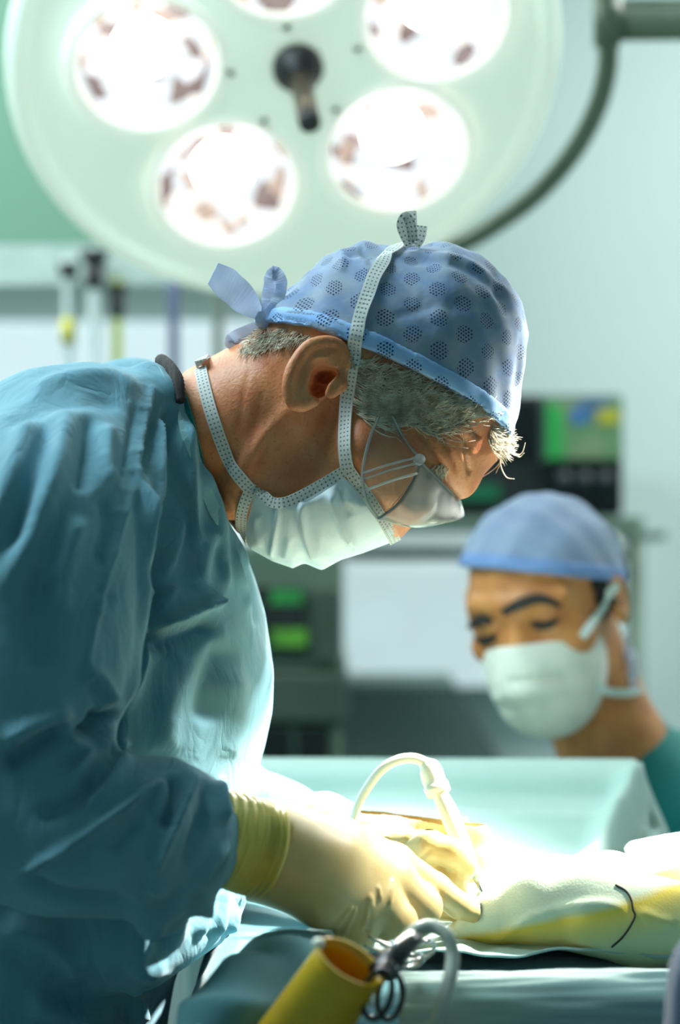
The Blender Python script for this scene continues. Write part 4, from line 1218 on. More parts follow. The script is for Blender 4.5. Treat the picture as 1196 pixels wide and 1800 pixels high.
for pts in ([(600, 1660), (616, 1620), (628, 1590)], [(585, 1640), (604, 1612), (622, 1590)], [(640, 1632), (646, 1600), (650, 1570)], [(655, 1600), (652, 1570)], [(684, 1595), (690, 1560), (690, 1540)], [(670, 1585), (664, 1555)], [(498, 1430), (476, 1500), (452, 1570)], [(506, 1434), (484, 1510), (462, 1574)]):
    gs.append((pts, 3.2, 0.0016, 'ridge'))
for pts in ([(690, 1620), (682, 1608), (672, 1602)], [(650, 1640), (640, 1632)], [(514, 1440), (492, 1520), (474, 1575)]):
    gs.append((pts, 4, -0.002, 'ridge'))
V = sculpt(V, F, gs)
glove = mesh_obj('glove', V, F, M_glove, surgeon)

# --- far glove (left hand gripping the pencil)
g = Grid((xpx(560, 2.15), 1.93, zpx(1625, 2.0)), (xpx(880, 2.0), 2.20, zpx(1415, 2.15)), 0.0019)
W_ = H(575, 1478, 2.130)
mcs = [[W_, H(660, 1462, 2.10), H(735, 1462, 2.065)], [W_, H(660, 1485, 2.09), H(728, 1492, 2.045)], [W_, H(655, 1508, 2.085), H(716, 1520, 2.035)], [W_, H(645, 1525, 2.085), H(700, 1545, 2.035)]]
f = None
for c_ in mcs:
    c = g.chain(c_, [0.026, 0.017, 0.0135], 0.01); f = c if f is None else smin(f, c, 0.014)
fs = [([mcs[0][2], H(796, 1452, 2.035), H(838, 1472, 2.02), H(838, 1512, 2.01), H(832, 1535, 2.005)], [0.0135, 0.0125, 0.0118, 0.0098, 0.0085]),
      ([mcs[1][2], H(778, 1500, 2.005), H(806, 1525, 1.995), H(800, 1550, 2.0), H(784, 1556, 2.012)], [0.0135, 0.0122, 0.0115, 0.010, 0.0085]),
      ([mcs[2][2], H(762, 1532, 2.0), H(792, 1552, 1.99), H(800, 1575, 1.995), H(790, 1585, 2.005)], [0.0135, 0.012, 0.011, 0.010, 0.0085]),
      ([mcs[3][2], H(740, 1562, 2.0), H(768, 1580, 1.995), H(780, 1594, 2.0)], [0.0125, 0.0105, 0.0098, 0.008]),
      ([H(640, 1490, 2.06), H(700, 1490, 2.01), H(756, 1488, 1.985), H(796, 1500, 1.982), H(818, 1520, 1.985)], [0.018, 0.0155, 0.0130, 0.0115, 0.0095])]
ff = None
for p, r in fs:
    c = g.chain(p, r, 0.004); ff = c if ff is None else smin(ff, c, 0.002)
f = smin(f, ff, 0.006)
V, F = nets(g, f); V = relax(V, F, 2, 0.4)
V = sculpt(V, F, [([(690, 1500), (720, 1470), (740, 1450)], 4, -0.002, 'ridge'), ([(730, 1520), (760, 1490)], 4, -0.002, 'ridge'), ([(650, 1480), (690, 1470)], 4, 0.002, 'ridge')])
glove2 = mesh_obj('glove', V, F, M_glove, surgeon)
V, F = tube_geo(catmull([tuple(P(556, 1458, 2.145)), tuple(P(580, 1472, 2.13)), tuple(P(606, 1480, 2.118))], 8), [0.034, 0.035, 0.033, 0.034, 0.031], 28)
mesh_obj('glove_cuff', V, F, M_cuff, surgeon)

# ------------------------------------------------------------------ the assistant
DA = 2.62
assistant = empty('person', (xpx(1120, DA + 0.12), DA + 0.12, 0.0), 'assistant with dark eyebrows in green scrubs, pale blue cap and mask, looking down', 'person')
fwd = Vector((-0.38, -0.86, -0.30)).normalized()
up0 = Vector((-0.24, -0.20, 1.0))
upv = (up0 - fwd * up0.dot(fwd)).normalized()
rgt = fwd.cross(upv).normalized()
if rgt.x < 0: rgt = -rgt
EYE = P(907, 1098, DA)                 # between the eyes
HC0 = EYE - fwd * 0.082 + upv * 0.0    # head centre
Mh = [tuple(rgt), tuple(upv), tuple(fwd)]
def A(r, u, f_): return tuple(HC0 + rgt * r + upv * u + fwd * f_)
g = Grid(tuple(HC0 - Vector((0.17, 0.16, 0.27))), tuple(HC0 + Vector((0.24, 0.17, 0.16))), 0.0034)
skull = g.ell(A(0, 0.012, -0.018), (0.078, 0.086, 0.098), Mh)
f = smin(skull, g.ell(A(0, -0.055, 0.022), (0.060, 0.072, 0.066), Mh), 0.03)
f = smin(f, g.ell(A(0, -0.10, 0.045), (0.026, 0.020, 0.026), Mh), 0.03)
f = smin(f, g.cone(A(0, 0.004, 0.076), A(0, -0.038, 0.098), 0.007, 0.012), 0.014)
for s in (-1, 1):
    f = smin(f, g.cone(A(0.010 * s, 0.020, 0.077), A(0.050 * s, 0.020, 0.060), 0.009, 0.008), 0.012)
    f = smax(f, -g.ell(A(0.032 * s, 0.0, 0.088), (0.017, 0.011, 0.016), Mh), 0.012)
    f = smin(f, g.ell(A(0.032 * s, -0.001, 0.062), (0.0150, 0.0135, 0.0150), Mh), 0.005)
    f = smin(f, g.ell(A(0.048 * s, -0.032, 0.050), (0.020, 0.014, 0.016), Mh), 0.02)
    e = smax(g.ell(A(0.083 * s, -0.012, -0.012), (0.008, 0.032, 0.020), Mh), -g.ell(A(0.092 * s, -0.010, -0.008), (0.007, 0.018, 0.011), Mh), 0.004)
    f = smin(f, e, 0.008)
nb = P(1085, 1330, DA + 0.13)
f = smin(f, g.chain([A(0.0, -0.05, -0.035), tuple(nb), tuple(P(1110, 1400, DA + 0.15))], [0.058, 0.058, 0.066], 0.02), 0.025)
V, F = nets(g, f); V = relax(V, F, 1, 0.4)
body2 = mesh_obj('body', V, F, M_skin2, assistant)
HA = Hit((V, F))
Va, Fa = V, F
def strip(name, pts, width, m, par, off=0.002, hit=HA, thick=0.0012):
    pa, no = hit.path(pts, off, 6, DA)
    return ribbon(name, pa, no, width, m, par, thick)
strip('eyebrow', [(886, 1076), (915, 1062), (950, 1052), (985, 1062)], [0.007, 0.012, 0.011, 0.003], M_hairdk, body2, 0.0035)
strip('eyebrow', [(868, 1092), (850, 1090), (832, 1096), (822, 1104)], [0.007, 0.012, 0.009, 0.003], M_hairdk, body2, 0.0035)
strip('eyelash', [(932, 1096), (950, 1099), (966, 1096), (980, 1088)], [0.004, 0.009, 0.009, 0.004], M_hairdk, body2, 0.0025)
strip('eyelash', [(840, 1122), (852, 1127), (866, 1124), (876, 1118)], [0.004, 0.009, 0.009, 0.004], M_hairdk, body2, 0.0025)
# hair showing under the cap at the temple
hairs('hair', 160, [(1036, 1010), (1066, 1020), (1076, 1052), (1058, 1066), (1046, 1050)], lambda x, y: (0.2, 1.0), (14, 30), M_hairdk, assistant, HA, 0.004, 0.0012, 0.3, 4)
# cap
g = Grid(tuple(HC0 - Vector((0.17, 0.16, 0.12))), tuple(HC0 + Vector((0.20, 0.17, 0.20))), 0.0036)
cf = smin(g.ell(A(0, 0.016, -0.020), (0.086, 0.090, 0.106), Mh), g.ell(A(-0.005, 0.040, -0.02), (0.062, 0.056, 0.075), Mh), 0.02)
cf = cf + 0.002 * np.sin(g.X * 120 + 40 * g.Z) * np.sin(g.Y * 90 + g.Z * 70)
def plane(pt, n): return (g.X - pt[0]) * n[0] + (g.Y - pt[1]) * n[1] + (g.Z - pt[2]) * n[2]
pn = (-upv + fwd * 0.40 - rgt * 0.22).normalized()
cutp = A(0, 0.052, 0.06)
V, F = nets(g, smax(cf, plane(cutp, pn), 0.004)); V = relax(V, F, 1, 0.4)
M_cap2 = mat('pale_blue_cap_fleece', srgb(128, 144, 168), 0.8, srgb(118, 136, 164), 30, bump=0.4, bscale=120, sheen=0.2)
cap2 = mesh_obj('cap', V, F, M_cap2, assistant)
Vc2, Fc2 = V, F
M_cap2h = mat('pale_blue_cap_hem', srgb(112, 140, 186), 0.8, srgb(104, 132, 180), 30)
V, F = nets(g, smax(smax(cf - 0.0022, plane(cutp, pn), 0.002), -plane(np.array(cutp) - np.array(tuple(pn)) * 0.016, pn), 0.002)); V = relax(V, F, 1, 0.3)
mesh_obj('hem', V, F, M_cap2h, cap2)
petal('tie', [(1098, 1120), (1108, 1150), (1112, 1190), (1104, 1225)], DA + 0.09, DA + 0.08, [0.006, 0.012, 0.012, 0.006], M_tie, cap2)
# mask
g = Grid(tuple(HC0 - Vector((0.17, 0.17, 0.24))), tuple(HC0 + Vector((0.17, 0.15, 0.06))), 0.0034)
mf = smin(g.ell(A(0, -0.058, 0.026), (0.067, 0.078, 0.074), Mh), g.cone(A(0, -0.020, 0.092), A(0, -0.055, 0.096), 0.010, 0.022), 0.03)
mf = smin(mf, g.ell(A(0, -0.108, 0.048), (0.036, 0.026, 0.032), Mh), 0.03)
mf = smax(mf, plane(A(0, -0.020, 0.09), (upv * 1.0 + fwd * -0.30).normalized()), 0.003)
mf = smax(mf, plane(A(0, -0.06, 0.012), (-fwd + upv * 0.12).normalized()), 0.003)
V, F = nets(g, mf); V = relax(V, F, 1, 0.4)
V = sculpt(V, F, [([(880, 1200), (940, 1196), (1010, 1186)], 7, -0.004, 'ridge'), ([(876, 1226), (940, 1220), (1020, 1206)], 10, 0.0025, 'open'), ([(880, 1246), (945, 1240), (1025, 1224)], 9, -0.0018, 'open')])
M_mask2 = mat('pale_green_mask_fleece', srgb(222, 220, 208), 0.8, srgb(212, 212, 200), 50, bump=0.3, bscale=300, sheen=0.2)
mask2 = mesh_obj('mask', V, F, M_mask2, assistant)
HA2 = Hit((Va, Fa), (V, F), (Vc2, Fc2))
M_tape2 = mat('white_tape', srgb(206, 220, 214), 0.7)
strip('strap', [(1022, 1120), (1042, 1090), (1066, 1052), (1082, 1030)], 0.009, M_tape2, mask2, 0.003, HA2)
strip('strap', [(1040, 1205), (1070, 1216), (1100, 1218), (1122, 1214)], 0.009, M_tape2, mask2, 0.004, HA2)
# scrubs
g = Grid((xpx(1000, DA), DA - 0.06, 0.0), (xpx(1000, DA) + 0.52, DA + 0.36, zpx(1270, DA)), 0.0085)
shc = P(1118, 1385, DA + 0.15)
f = g.ell((shc.x, shc.y, shc.z - 0.07), (0.21, 0.115, 0.12))
f = smin(f, np.sqrt(((g.X - shc.x - 0.02) / 0.185) ** 2 + ((g.Y - shc.y) / 0.12) ** 2) * 0.12 - 0.12 + np.maximum(g.Z - (shc.z - 0.07), 0) * 2, 0.05)
f = smin(f, g.chain([(shc.x + 0.17, shc.y, shc.z - 0.07), (shc.x + 0.21, shc.y - 0.03, shc.z - 0.34), (shc.x + 0.12, shc.y - 0.16, shc.z - 0.40)], [0.062, 0.05, 0.04]), 0.03)
f = smin(f, g.chain([(shc.x - 0.15, shc.y, shc.z - 0.07), (shc.x - 0.17, shc.y - 0.02, shc.z - 0.34)], [0.06, 0.05]), 0.03)
f = smin(f, g.cone((shc.x, shc.y, shc.z), tuple(P(1098, 1352, DA + 0.14)), 0.09, 0.070), 0.03)
V, F = nets(g, f); V = relax(V, F, 1, 0.4)
V = V + vnormals(V, F) * (fbm(V, (14, 14, 8), 5.0) * 0.005)[:, None]
mesh_obj('scrub_suit', V, F, M_scrub, assistant)

# ------------------------------------------------------------------ table, drapes and field
ZT = 1.035
tb = empty('operating_table', (0.42, 2.08, 0.0), 'operating table hidden under the pale green drapes', 'table')
box('table_top', (-0.075, 1.755, ZT - 0.07), (0.95, 2.46, ZT - 0.012), M_machdk, tb, 0.01)
box('column', (0.30, 1.95, 0.12), (0.55, 2.2, ZT - 0.07), M_steel, tb, 0.01)
box('foot', (0.1, 1.85, 0.0), (0.85, 2.3, 0.12), M_machdk, tb, 0.02)

def smooth01(t): t = np.clip(t, 0, 1); return t * t * (3 - 2 * t)
def grid_mesh(name, fn, nu, nv, m, thick=0.0):
    U, Vv = np.meshgrid(np.linspace(0, 1, nu), np.linspace(0, 1, nv), indexing='ij')
    V = fn(U.ravel(), Vv.ravel())
    i = np.arange(nu * nv).reshape(nu, nv)
    F = np.stack([i[:-1, :-1], i[1:, :-1], i[1:, 1:], i[:-1, 1:]], axis=-1).reshape(-1, 4)
    o = mesh_obj(name, V, F, m)
    if thick:
        md = o.modifiers.new('thickness', 'SOLIDIFY'); md.thickness = thick; md.offset = 0
    return o, V, F
def nfield(x, y, s, seed):
    return np.array([mnoise.noise(Vector((a * s + seed, b * s - seed, seed))) for a, b in zip(x, y)])
# cloth over the table: flat top, hanging at the left and on the near side
def table_cloth(u, v):
    a = -0.42 + u * 1.45        # along x, overhang left below 0
    b = -0.42 + v * 1.20        # along y, overhang near side below 0
    x0, y0, R = -0.085, 1.735, 0.03
    ov = np.maximum(-a, 0); ow = np.maximum(-b, 0)
    x = x0 + np.maximum(a, 0) - R * (1 - np.exp(-ov / R)) - 0.02 * ov
    y = y0 + np.maximum(b, 0) - R * (1 - np.exp(-ow / R)) - 0.10 * ow
    drop = np.hypot(ov, ow) - R * (1 - np.exp(-np.hypot(ov, ow) / R))
    n1 = nfield(a, b, 9, 1.0); n2 = nfield(a, b, 26, 4.0)
    z = ZT - drop + n1 * 0.006 * (ov + ow < 0.01) + n2 * 0.0025
    x = x + np.where(ov > 0, 0.008 * np.sin(b * 34 + 2 * n1) * smooth01(ov / 0.15), 0)
    y = y + np.where(ow > 0, 0.022 * np.sin(a * 30 + 3 * n1) * smooth01(ow / 0.15), 0)
    return np.stack([x, y, z], axis=1)
o, V, F = grid_mesh('table_drape', table_cloth, 170, 150, M_drapedk, 0.003)
flag(o, 'teal cotton drape covering the operating table and hanging over its near edge', 'drape')
# paler sheet around the field
def field_sheet(u, v):
    x = -0.02 + u * 0.62; y = 1.87 + v * 0.44
    n1 = nfield(x, y, 14, 2.0); n2 = nfield(x, y, 40, 7.0)
    z = ZT + 0.016 + n1 * 0.007 + n2 * 0.003
    return np.stack([x + n1 * 0.01, y + n2 * 0.006, z], axis=1)
o, V, F = grid_mesh('field_sheet', field_sheet, 110, 90, M_drape, 0.002)
flag(o, 'rumpled pale green sheet lying flat around the brightly lit operating field', 'drape')
# raised drape that screens off the far side
sec = [(2.60, 0.62), (2.585, 0.95), (2.565, 1.10), (2.535, 1.128), (2.50, 1.1315), (2.468, 1.130), (2.448, 1.122), (2.432, 1.105), (2.41, 1.094), (2.396, 1.0905), (2.38, 1.080), (2.345, 1.062), (2.29, 1.054), (2.22, 1.052)]
def screen(u, v):
    sp = catmull(sec, 8)
    t = v * (len(sp) - 1)
    y = np.interp(t, np.arange(len(sp)), sp[:, 0]); z = np.interp(t, np.arange(len(sp)), sp[:, 1])
    x = -0.16 + u * 0.60
    xe = 0.296                       # corner of the support
    over = np.maximum(x - xe, 0)
    n1 = nfield(x, z * 2, 9, 6.0)
    z = z - np.where(over > 0, over * 1.0 + 0.2 * over * over, 0)
    x2 = np.where(over > 0, xe + over * 0.42, x)
    # fold falling from the corner towards the field
    ln = (x - (xe - 0.004)) + (2.46 - y) * 0.42
    fr = smooth01((2.48 - y) / 0.05)
    bump = np.exp(-(ln / 0.012) ** 2) * 0.020 - np.exp(-((ln - 0.028) / 0.016) ** 2) * 0.018
    z = z + bump * fr * (y > 2.25)
    y = y - bump * fr * 0.8
    z = z + n1 * 0.004 * fr + 0.003 * np.sin(x * 22) * fr
    z = z - 0.004 * (x + 0.1)
    return np.stack([x2, y, z], axis=1)
o, V, F = grid_mesh('screen_drape', screen, 130, 120, M_drape, 0.003)
flag(o, 'pale green drape raised over a bar along the far side of the table', 'drape')
bar = tube('drape_support', [(-0.14, 2.495, 1.12), (0.288, 2.495, 1.117)], 0.008, M_steel, None, 12)
V, F = join_geo([tube_geo(np.array([(-0.14, 2.495, 1.116), (0.286, 2.495, 1.114)]), 0.008, 12), tube_geo(np.array([(-0.13, 2.495, 1.116), (-0.13, 2.495, 1.048)]), 0.008, 12), tube_geo(np.array([(0.278, 2.495, 1.114), (0.278, 2.495, 1.048)]), 0.008, 12)])
bpy.data.objects.remove(bar)
bar = mesh_obj('drape_support', V, F, M_steel)
flag(bar, 'steel bar frame holding up the far drape', 'bar')

# ---- wrapped limb on the field
M_limb = None
m, nt, bs = new_mat('stained_stockinette')
tc = nt.nodes.new('ShaderNodeTexCoord')
nz = nt.nodes.new('ShaderNodeTexNoise'); nz.inputs['Scale'].default_value = 14; nz.inputs['Detail'].default_value = 4
nt.links.new(tc.outputs['Object'], nz.inputs['Vector'])
sx = nt.nodes.new('ShaderNodeSeparateXYZ'); nt.links.new(tc.outputs['Object'], sx.inputs[0])
zz = fmath(nt, 'ADD', fmath(nt, 'SUBTRACT', sx.outputs['Z'], fmath(nt, 'MULTIPLY', sx.outputs['X'], 0.286)), fmath(nt, 'MULTIPLY', nz.outputs['Fac'], 0.012))
rp = nt.nodes.new('ShaderNodeMapRange'); rp.inputs[1].default_value = 1.004; rp.inputs[2].default_value = 1.038
nt.links.new(zz, rp.inputs[0])
cr = nt.nodes.new('ShaderNodeValToRGB'); e = cr.color_ramp.elements
e[0].position = 0; e[0].color = srgb(206, 208, 160); e[1].position = 1; e[1].color = srgb(204, 214, 188)
q = e.new(0.80); q.color = srgb(226, 196, 74)
nt.links.new(rp.outputs[0], cr.inputs[0]); nt.links.new(cr.outputs[0], bs.inputs['Base Color'])
bs.inputs['Roughness'].default_value = 0.8
bp = nt.nodes.new('ShaderNodeBump'); bp.inputs['Strength'].default_value = 0.3; bp.inputs['Distance'].default_value = 0.001
n2 = nt.nodes.new('ShaderNodeTexNoise'); n2.inputs['Scale'].default_value = 500
nt.links.new(tc.outputs['Object'], n2.inputs['Vector']); nt.links.new(n2.outputs['Fac'], bp.inputs['Height']); nt.links.new(bp.outputs[0], bs.inputs['Normal'])
M_limb = m
limb = empty('wrapped_limb', tuple(Vector((0.19, 1.92, ZT + 0.012))), 'yellow stained limb wrapped in white stockinette with a thin dark line, on the sheet', 'limb')
g = Grid((xpx(770, 1.9), 1.79, ZT - 0.005), (xpx(1260, 1.95), 2.08, ZT + 0.12), 0.003)
f = g.chain([P(800, 1640, 1.92), P(880, 1610, 1.92), P(960, 1590, 1.915), P(1050, 1592, 1.905), P(1130, 1620, 1.90), P(1260, 1640, 1.90)], [0.008, 0.021, 0.032, 0.036, 0.034, 0.036], 0.01)
f = smin(f, g.chain([P(860, 1585, 1.99), P(960, 1560, 1.985), P(1070, 1560, 1.98), P(1180, 1590, 1.97), P(1260, 1610, 1.97)], [0.012, 0.024, 0.027, 0.03, 0.03], 0.01), 0.02)
f = smin(f, g.cone(P(1075, 1628, 1.885), P(1040, 1618, 1.885), 0.020, 0.018), 0.012)
f = smax(f, -g.cone(P(900, 1680, 1.86), P(1020, 1672, 1.86), 0.016, 0.012), 0.008)
V, F = largest(*nets(g, f)); V = relax(V, F, 2, 0.5)
V = sculpt(V, F, [([(860, 1660), (940, 1610), (1030, 1590), (1080, 1592), (1112, 1606)], 8, 0.003, 'ridge'), ([(1120, 1600), (1150, 1612), (1190, 1625)], 7, 0.003, 'ridge')])
lw = mesh_obj('wrap', V, F, M_limb, limb)
HL = Hit((V, F))
pa, no = HL.path([(1082, 1556), (1100, 1566), (1110, 1582), (1113, 1600), (1117, 1610), (1106, 1632), (1092, 1650), (1076, 1664)], 0.0006, 6, 1.9)
V, F = tube_geo(pa, 0.0008, 6)
mesh_obj('dark_line', V, F, mat('dark_thread', srgb(38, 26, 34), 0.6), limb)

# folded white towel at the right, blue cloth corner, white towel edge in front
M_towel = mat('white_towel', srgb(240, 242, 240), 0.9, srgb(232, 236, 234), 40, bump=0.6, bscale=500, sheen=0.3)
M_bluecl = cloth_mat('light_blue_cloth', srgb(158, 190, 214), srgb(148, 182, 208))
def towel(name, px0, px1, pt0, pt1, d, dep, hgt, label):
    def fn(u, v):
        x = (xpx(px0, d) + (xpx(px1, d) - xpx(px0, d)) * u)
        ang = v * 2.2 * math.pi
        cy = dep * np.cos(ang * 0.9); cz = hgt * np.sin(ang * 0.9)
        n = nfield(x, ang, 12, 3.3)
        return np.stack([x + 0.004 * n, d + cy * (1 + 0.1 * n), zpx(pt0 + (pt1 - pt0) * u, d) + cz * (1 + 0.12 * n)], axis=1)
    o, V, F = grid_mesh(name, fn, 40, 40, M_towel, 0.004)
    return flag(o, label, 'towel')
towel('folded_towel', 1108, 1330, 1542, 1500, 2.06, 0.030, 0.026, 'folded white towel lying beyond the wrapped limb at the right')
def blue_fn(u, v):
    a = P(868, 1562, 2.02); b = P(912, 1512, 2.08); c = P(960, 1560, 2.0)
    x = a.x * (1 - u) + b.x * u + (c.x - a.x) * v; y = a.y + (b.y - a.y) * u + (c.y - a.y) * v
    z = ZT + 0.022 + 0.020 * u + 0.003 * np.sin(u * 7 + v * 4)
    return np.stack([x, y, z], axis=1)
o, V, F = grid_mesh('blue_cloth', blue_fn, 14, 14, M_bluecl, 0.002)
flag(o, 'small light blue cloth beside the cautery tip', 'cloth')
# bright rolled edge of the near sheet with the dark gap above it
def roll_fn(u, v):
    x = xpx(700, 1.74) + u * 0.36
    ang = -0.25 * math.pi + v * 1.45 * math.pi
    n = nfield(x, ang, 16, 9.0)
    r = 0.020 + 0.003 * n
    y = 1.735 - r * np.sin(ang) * 1.2; z = ZT + 0.006 + r * np.cos(ang) + 0.006 * (u - 0.5)
    dn = np.maximum(v - 0.72, 0) * 0.30
    return np.stack([x, y - dn * 0.2, z - dn], axis=1)
o, V, F = grid_mesh('rolled_sheet', roll_fn, 70, 40, M_drape, 0.003)
flag(o, 'pale sheet edge folded over the near side of the table', 'drape')

# thick rolled edge of the teal drape along the near left corner
rp_ = catmull([tuple(P(640, 1668, 1.93)), tuple(P(585, 1672, 1.86)), tuple(P(520, 1690, 1.80)), tuple(P(455, 1728, 1.74)), tuple(P(395, 1792, 1.69)), tuple(P(350, 1900, 1.66)), tuple(P(330, 2150, 1.665))], 10)
V, F = tube_geo(rp_, [0.010, 0.020, 0.024, 0.026, 0.028, 0.028, 0.026], 26)
V = V + 0.003 * np.stack([np.sin(V[:, 2] * 160 + V[:, 0] * 60), np.cos(V[:, 0] * 90 + V[:, 2] * 140), np.sin(V[:, 1] * 80 + V[:, 2] * 120)], axis=1)
rd = mesh_obj('rolled_drape', V, F, M_drapedk)
flag(rd, 'thick teal drape roll curving down the table corner behind the yellow holster', 'drape')
hn = np.stack([rp_ + np.array((-0.012, -0.024, 0.010))], axis=0)[0]
ribbon('hem', hn[8:48], np.tile(np.array((-0.4, -0.9, 0.3)), (40, 1)), 0.007, M_gownlt, rd, 0.0015)
# dark blue gown of somebody standing close at the right edge, far out of focus
g = Grid((xpx(1135, 1.45), 1.38, 0.0), (xpx(1135, 1.45) + 0.30, 1.68, 1.22), 0.012)
bx_ = xpx(1158, 1.5)
f = np.sqrt(((g.X - bx_ - 0.14) / 0.13) ** 2 + ((g.Y - 1.54) / 0.10) ** 2) * 0.1 - 0.1 + np.maximum(g.Z - 1.11, 0) * 0.8
V, F = nets(g, f); V = relax(V, F, 2, 0.5)
V = V + vnormals(V, F) * (fbm(V, (22, 22, 4), 2.0) * 0.013)[:, None]
o = mesh_obj('bystander_gown', V, F, cloth_mat('dark_blue_gown', srgb(40, 66, 92), srgb(34, 58, 84)))
flag(o, 'dark blue gown of a bystander cut off by the lower right edge', 'stand')
# ------------------------------------------------------------------ instruments
M_ivory = mat('ivory_plastic', srgb(232, 232, 214), 0.4, srgb(226, 226, 206), 30)
M_tubegrey = mat('grey_tubing', srgb(178, 184, 168), 0.45, srgb(168, 174, 160), 40)
M_yellow = mat('yellow_plastic', srgb(214, 170, 22), 0.4, srgb(200, 154, 16), 20, sss=0.1)
M_instr = mat('instrument_steel', (0.75, 0.76, 0.74, 1), 0.2, (0.6, 0.62, 0.6, 1), 60, metal=1.0)
M_blackst = mat('black_handle', srgb(14, 20, 20), 0.3, srgb(22, 28, 28), 50)

pen = empty('cautery_pencil', tuple(P(852, 1600, 2.0)), 'ivory cautery pencil with curved cable held in the far gloved hand', 'pencil')
tube('pencil_body', [tuple(P(768, 1384, 2.015)), tuple(P(790, 1430, 2.008)), tuple(P(806, 1470, 2.0)), tuple(P(836, 1540, 1.99))], [0.0055, 0.0075, 0.008, 0.0075, 0.0055], M_ivory, pen, 16, 6)
tube('connector', [tuple(P(746, 1340, 2.022)), tuple(P(756, 1352, 2.02)), tuple(P(764, 1374, 2.018)), tuple(P(772, 1394, 2.014))], [0.0048, 0.0085, 0.0095, 0.0092, 0.0100], M_ivory, pen, 18, 5)
tube('connector_collar', [tuple(P(766, 1380, 2.016)), tuple(P(772, 1394, 2.014))], [0.0105, 0.0100], M_ivory, pen, 18)
tube('blade', [tuple(P(836, 1540, 1.99)), tuple(P(850, 1574, 1.985)), tuple(P(856, 1596, 1.982))], [0.0028, 0.0016, 0.0008], M_instr, pen, 8)
tube('cable', [tuple(P(752, 1342, 2.02)), tuple(P(728, 1333, 2.02)), tuple(P(700, 1336, 2.02)), tuple(P(672, 1352, 2.02)), tuple(P(648, 1382, 2.02)), tuple(P(630, 1414, 2.02)), tuple(P(621, 1448, 2.02)), tuple(P(620, 1490, 2.01)), tuple(P(640, 1580, 1.99)), tuple(P(690, 1625, 1.985))], [0.0042, 0.0038, 0.0034, 0.0032], M_ivory, pen, 12, 8)
# second clear rod beside the pencil: suction tip
su = tube('suction_tip', [tuple(P(812, 1440, 2.05)), tuple(P(836, 1520, 2.03)), tuple(P(862, 1590, 2.01))], [0.0045, 0.004, 0.0032], M_ivory, None, 12, 5)
flag(su, 'thin ivory suction tip standing beside the cautery pencil', 'suction tip')

# yellow holster, open at its upper right end
hol = empty('holster', tuple(P(520, 1800, 1.60)), 'open yellow plastic instrument holster in the left foreground', 'holster')
ha = P(616, 1692, 1.61); hb = P(484, 1890, 1.665)
axis = (hb - ha).normalized()
b1 = Vector((0, 1, 0)).cross(axis).normalized()
b2 = axis.cross(b1).normalized()
V, F = [], []
ringn, seg = 12, 36
for wall in (0, 1):
    for i in range(ringn):
        t = i / (ringn - 1)
        c = ha + (hb - ha) * t
        r1 = 0.0235 + 0.006 * t - wall * 0.0014; r2 = 0.0165 + 0.004 * t - wall * 0.0014
        for k in range(seg):
            a = 2 * math.pi * k / seg
            V.append(tuple(c + b1 * math.cos(a) * r1 + b2 * math.sin(a) * r2))
o_ = ringn * seg
for i in range(ringn - 1):
    for k in range(seg):
        k2 = (k + 1) % seg
        F.append((i * seg + k, i * seg + k2, (i + 1) * seg + k2, (i + 1) * seg + k))
        F.append((o_ + i * seg + k2, o_ + i * seg + k, o_ + (i + 1) * seg + k, o_ + (i + 1) * seg + k2))
for k in range(seg):
    k2 = (k + 1) % seg
    F.append((k2, k, o_ + k, o_ + k2))
F.append(tuple((ringn - 1) * seg + k for k in range(seg)))
mesh_obj('holster_body', V, F, M_yellow, hol)
rim = [tuple(ha + b1 * math.cos(a) * 0.0235 + b2 * math.sin(a) * 0.0165) for a in np.linspace(0, 2 * math.pi, 49)]
tube('holster_rim', rim, 0.0014, M_yellow, hol, 8)
hp = ha + b1 * (0.0235 if b1.x < 0 else -0.0235)
lathe('rivet', [(0.0, 0.0), (0.004, 0.0), (0.004, 0.003), (0.0, 0.005)], M_ivory, hol, 14, (-0.3, -1, 0.4), tuple(hp))

bk_ = ha + (hb - ha) * 0.55
tube('strap', [tuple(bk_ + b2 * (0.018 if b2.y > 0 else -0.018)), (bk_.x, 1.69, bk_.z + 0.012), (bk_.x, 1.705, bk_.z + 0.03)], [0.003, 0.003, 0.003], M_ivory, hol, 8, 4)
# ringed clamp: black boxy joint, two finger rings, jaws
cl = empty('clamp', tuple(P(690, 1690, 1.64)), 'black handled clamp with two finger rings beside the yellow holster', 'clamp')
def ringpath(cx, cy, rx, ry, d, rot, n=28):
    out = []
    for a in np.linspace(0, 2 * math.pi, n + 1):
        x = rx * math.cos(a); y = ry * math.sin(a)
        out.append(tuple(P(cx + x * math.cos(rot) - y * math.sin(rot), cy + x * math.sin(rot) + y * math.cos(rot), d + 0.006 * math.sin(a))))
    return out
tube('finger_ring', ringpath(664, 1748, 24, 44, 1.61, 0.25), 0.0022, M_blackst, cl, 10)
tube('finger_ring', ringpath(686, 1752, 22, 40, 1.635, 0.15), 0.0020, M_blackst, cl, 10)
tube('shank', [tuple(P(672, 1708, 1.61)), tuple(P(690, 1690, 1.625)), tuple(P(726, 1655, 1.645))], [0.0042, 0.006, 0.0055, 0.005], M_blackst, cl, 12, 4)
tube('shank', [tuple(P(690, 1714, 1.635)), tuple(P(700, 1692, 1.64)), tuple(P(724, 1650, 1.65))], [0.003, 0.0045, 0.004], M_blackst, cl, 12, 4)
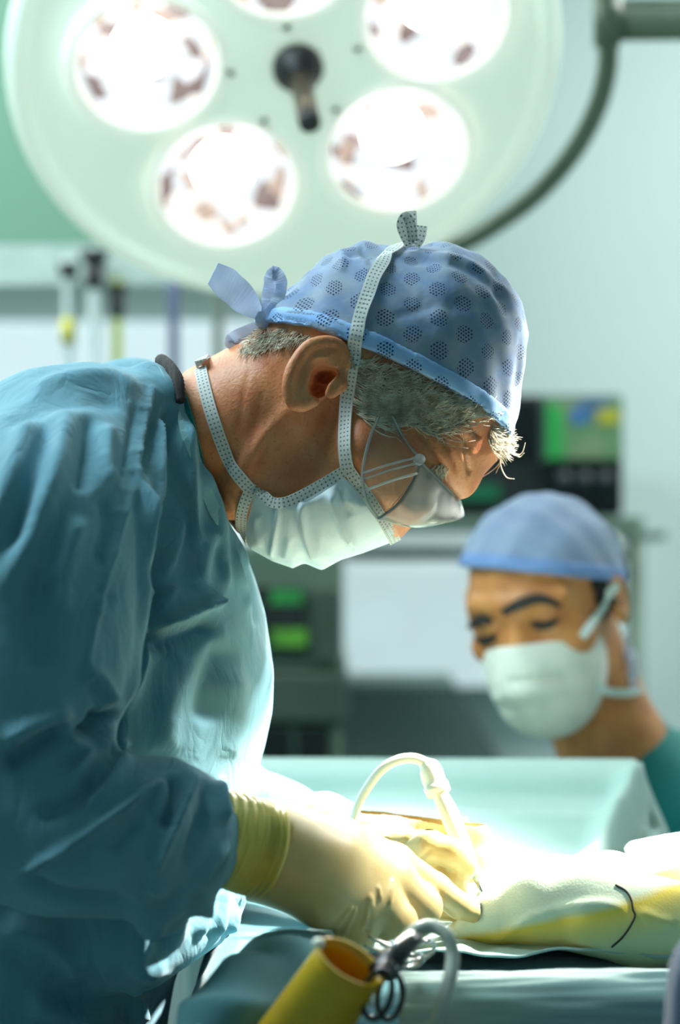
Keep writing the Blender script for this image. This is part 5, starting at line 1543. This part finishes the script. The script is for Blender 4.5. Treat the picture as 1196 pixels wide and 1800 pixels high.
tube('joint', [tuple(P(662, 1708, 1.618)), tuple(P(690, 1682, 1.628)), tuple(P(728, 1648, 1.645))], [0.0075, 0.0095, 0.0095, 0.0075], M_blackst, cl, 14, 4, 0.7)
for (x, y) in ((691, 1662), (650, 1765), (694, 1702)):
    lathe('screw', [(0.0, 0.0), (0.0026, 0.0), (0.0026, 0.002), (0.0, 0.003)], M_instr, cl, 12, (0, -1, 0.2), tuple(P(x, y, 1.612 if x < 692 else 1.62)))
tube('jaw', [tuple(P(726, 1652, 1.65)), tuple(P(748, 1640, 1.69)), tuple(P(770, 1630, 1.74))], [0.004, 0.003, 0.0015], M_instr, cl, 10, 4)

# steel ringed scissors lying behind the clamp
sc = empty('scissors', tuple(P(715, 1690, 1.72)), 'small steel ring handled scissors lying behind the black clamp', 'scissors')
tube('finger_ring', ringpath(738, 1672, 30, 13, 1.72, -0.45), 0.0016, M_instr, sc, 8)
tube('finger_ring', ringpath(722, 1690, 24, 9, 1.71, -0.3), 0.0016, M_instr, sc, 8)
tube('blade', [tuple(P(712, 1676, 1.72)), tuple(P(680, 1662, 1.74)), tuple(P(648, 1646, 1.76))], [0.0018, 0.0022, 0.0008], M_instr, sc, 8, 4)
tube('blade', [tuple(P(700, 1690, 1.71)), tuple(P(672, 1676, 1.73)), tuple(P(640, 1662, 1.75))], [0.0018, 0.0022, 0.0008], M_instr, sc, 8, 4)

gt = tube('suction_tube', [tuple(P(716, 1650, 1.66)), tuple(P(735, 1634, 1.66)), tuple(P(762, 1630, 1.66)), tuple(P(786, 1645, 1.655)), tuple(P(796, 1680, 1.65)), tuple(P(790, 1725, 1.64)), tuple(P(774, 1780, 1.63)), tuple(P(750, 1850, 1.63)), tuple(P(720, 1960, 1.63)), (P(720, 1960, 1.63).x, 1.62, 0.5), (P(720, 1960, 1.63).x, 1.60, 0.08), (P(760, 1960, 1.63).x, 1.55, 0.0065), (P(1000, 1960, 1.63).x, 1.5, 0.0065)], 0.0048, M_tubegrey, None, 14, 8)
flag(gt, 'grey rubber tube arching over the clamp and hanging down in front', 'tube')
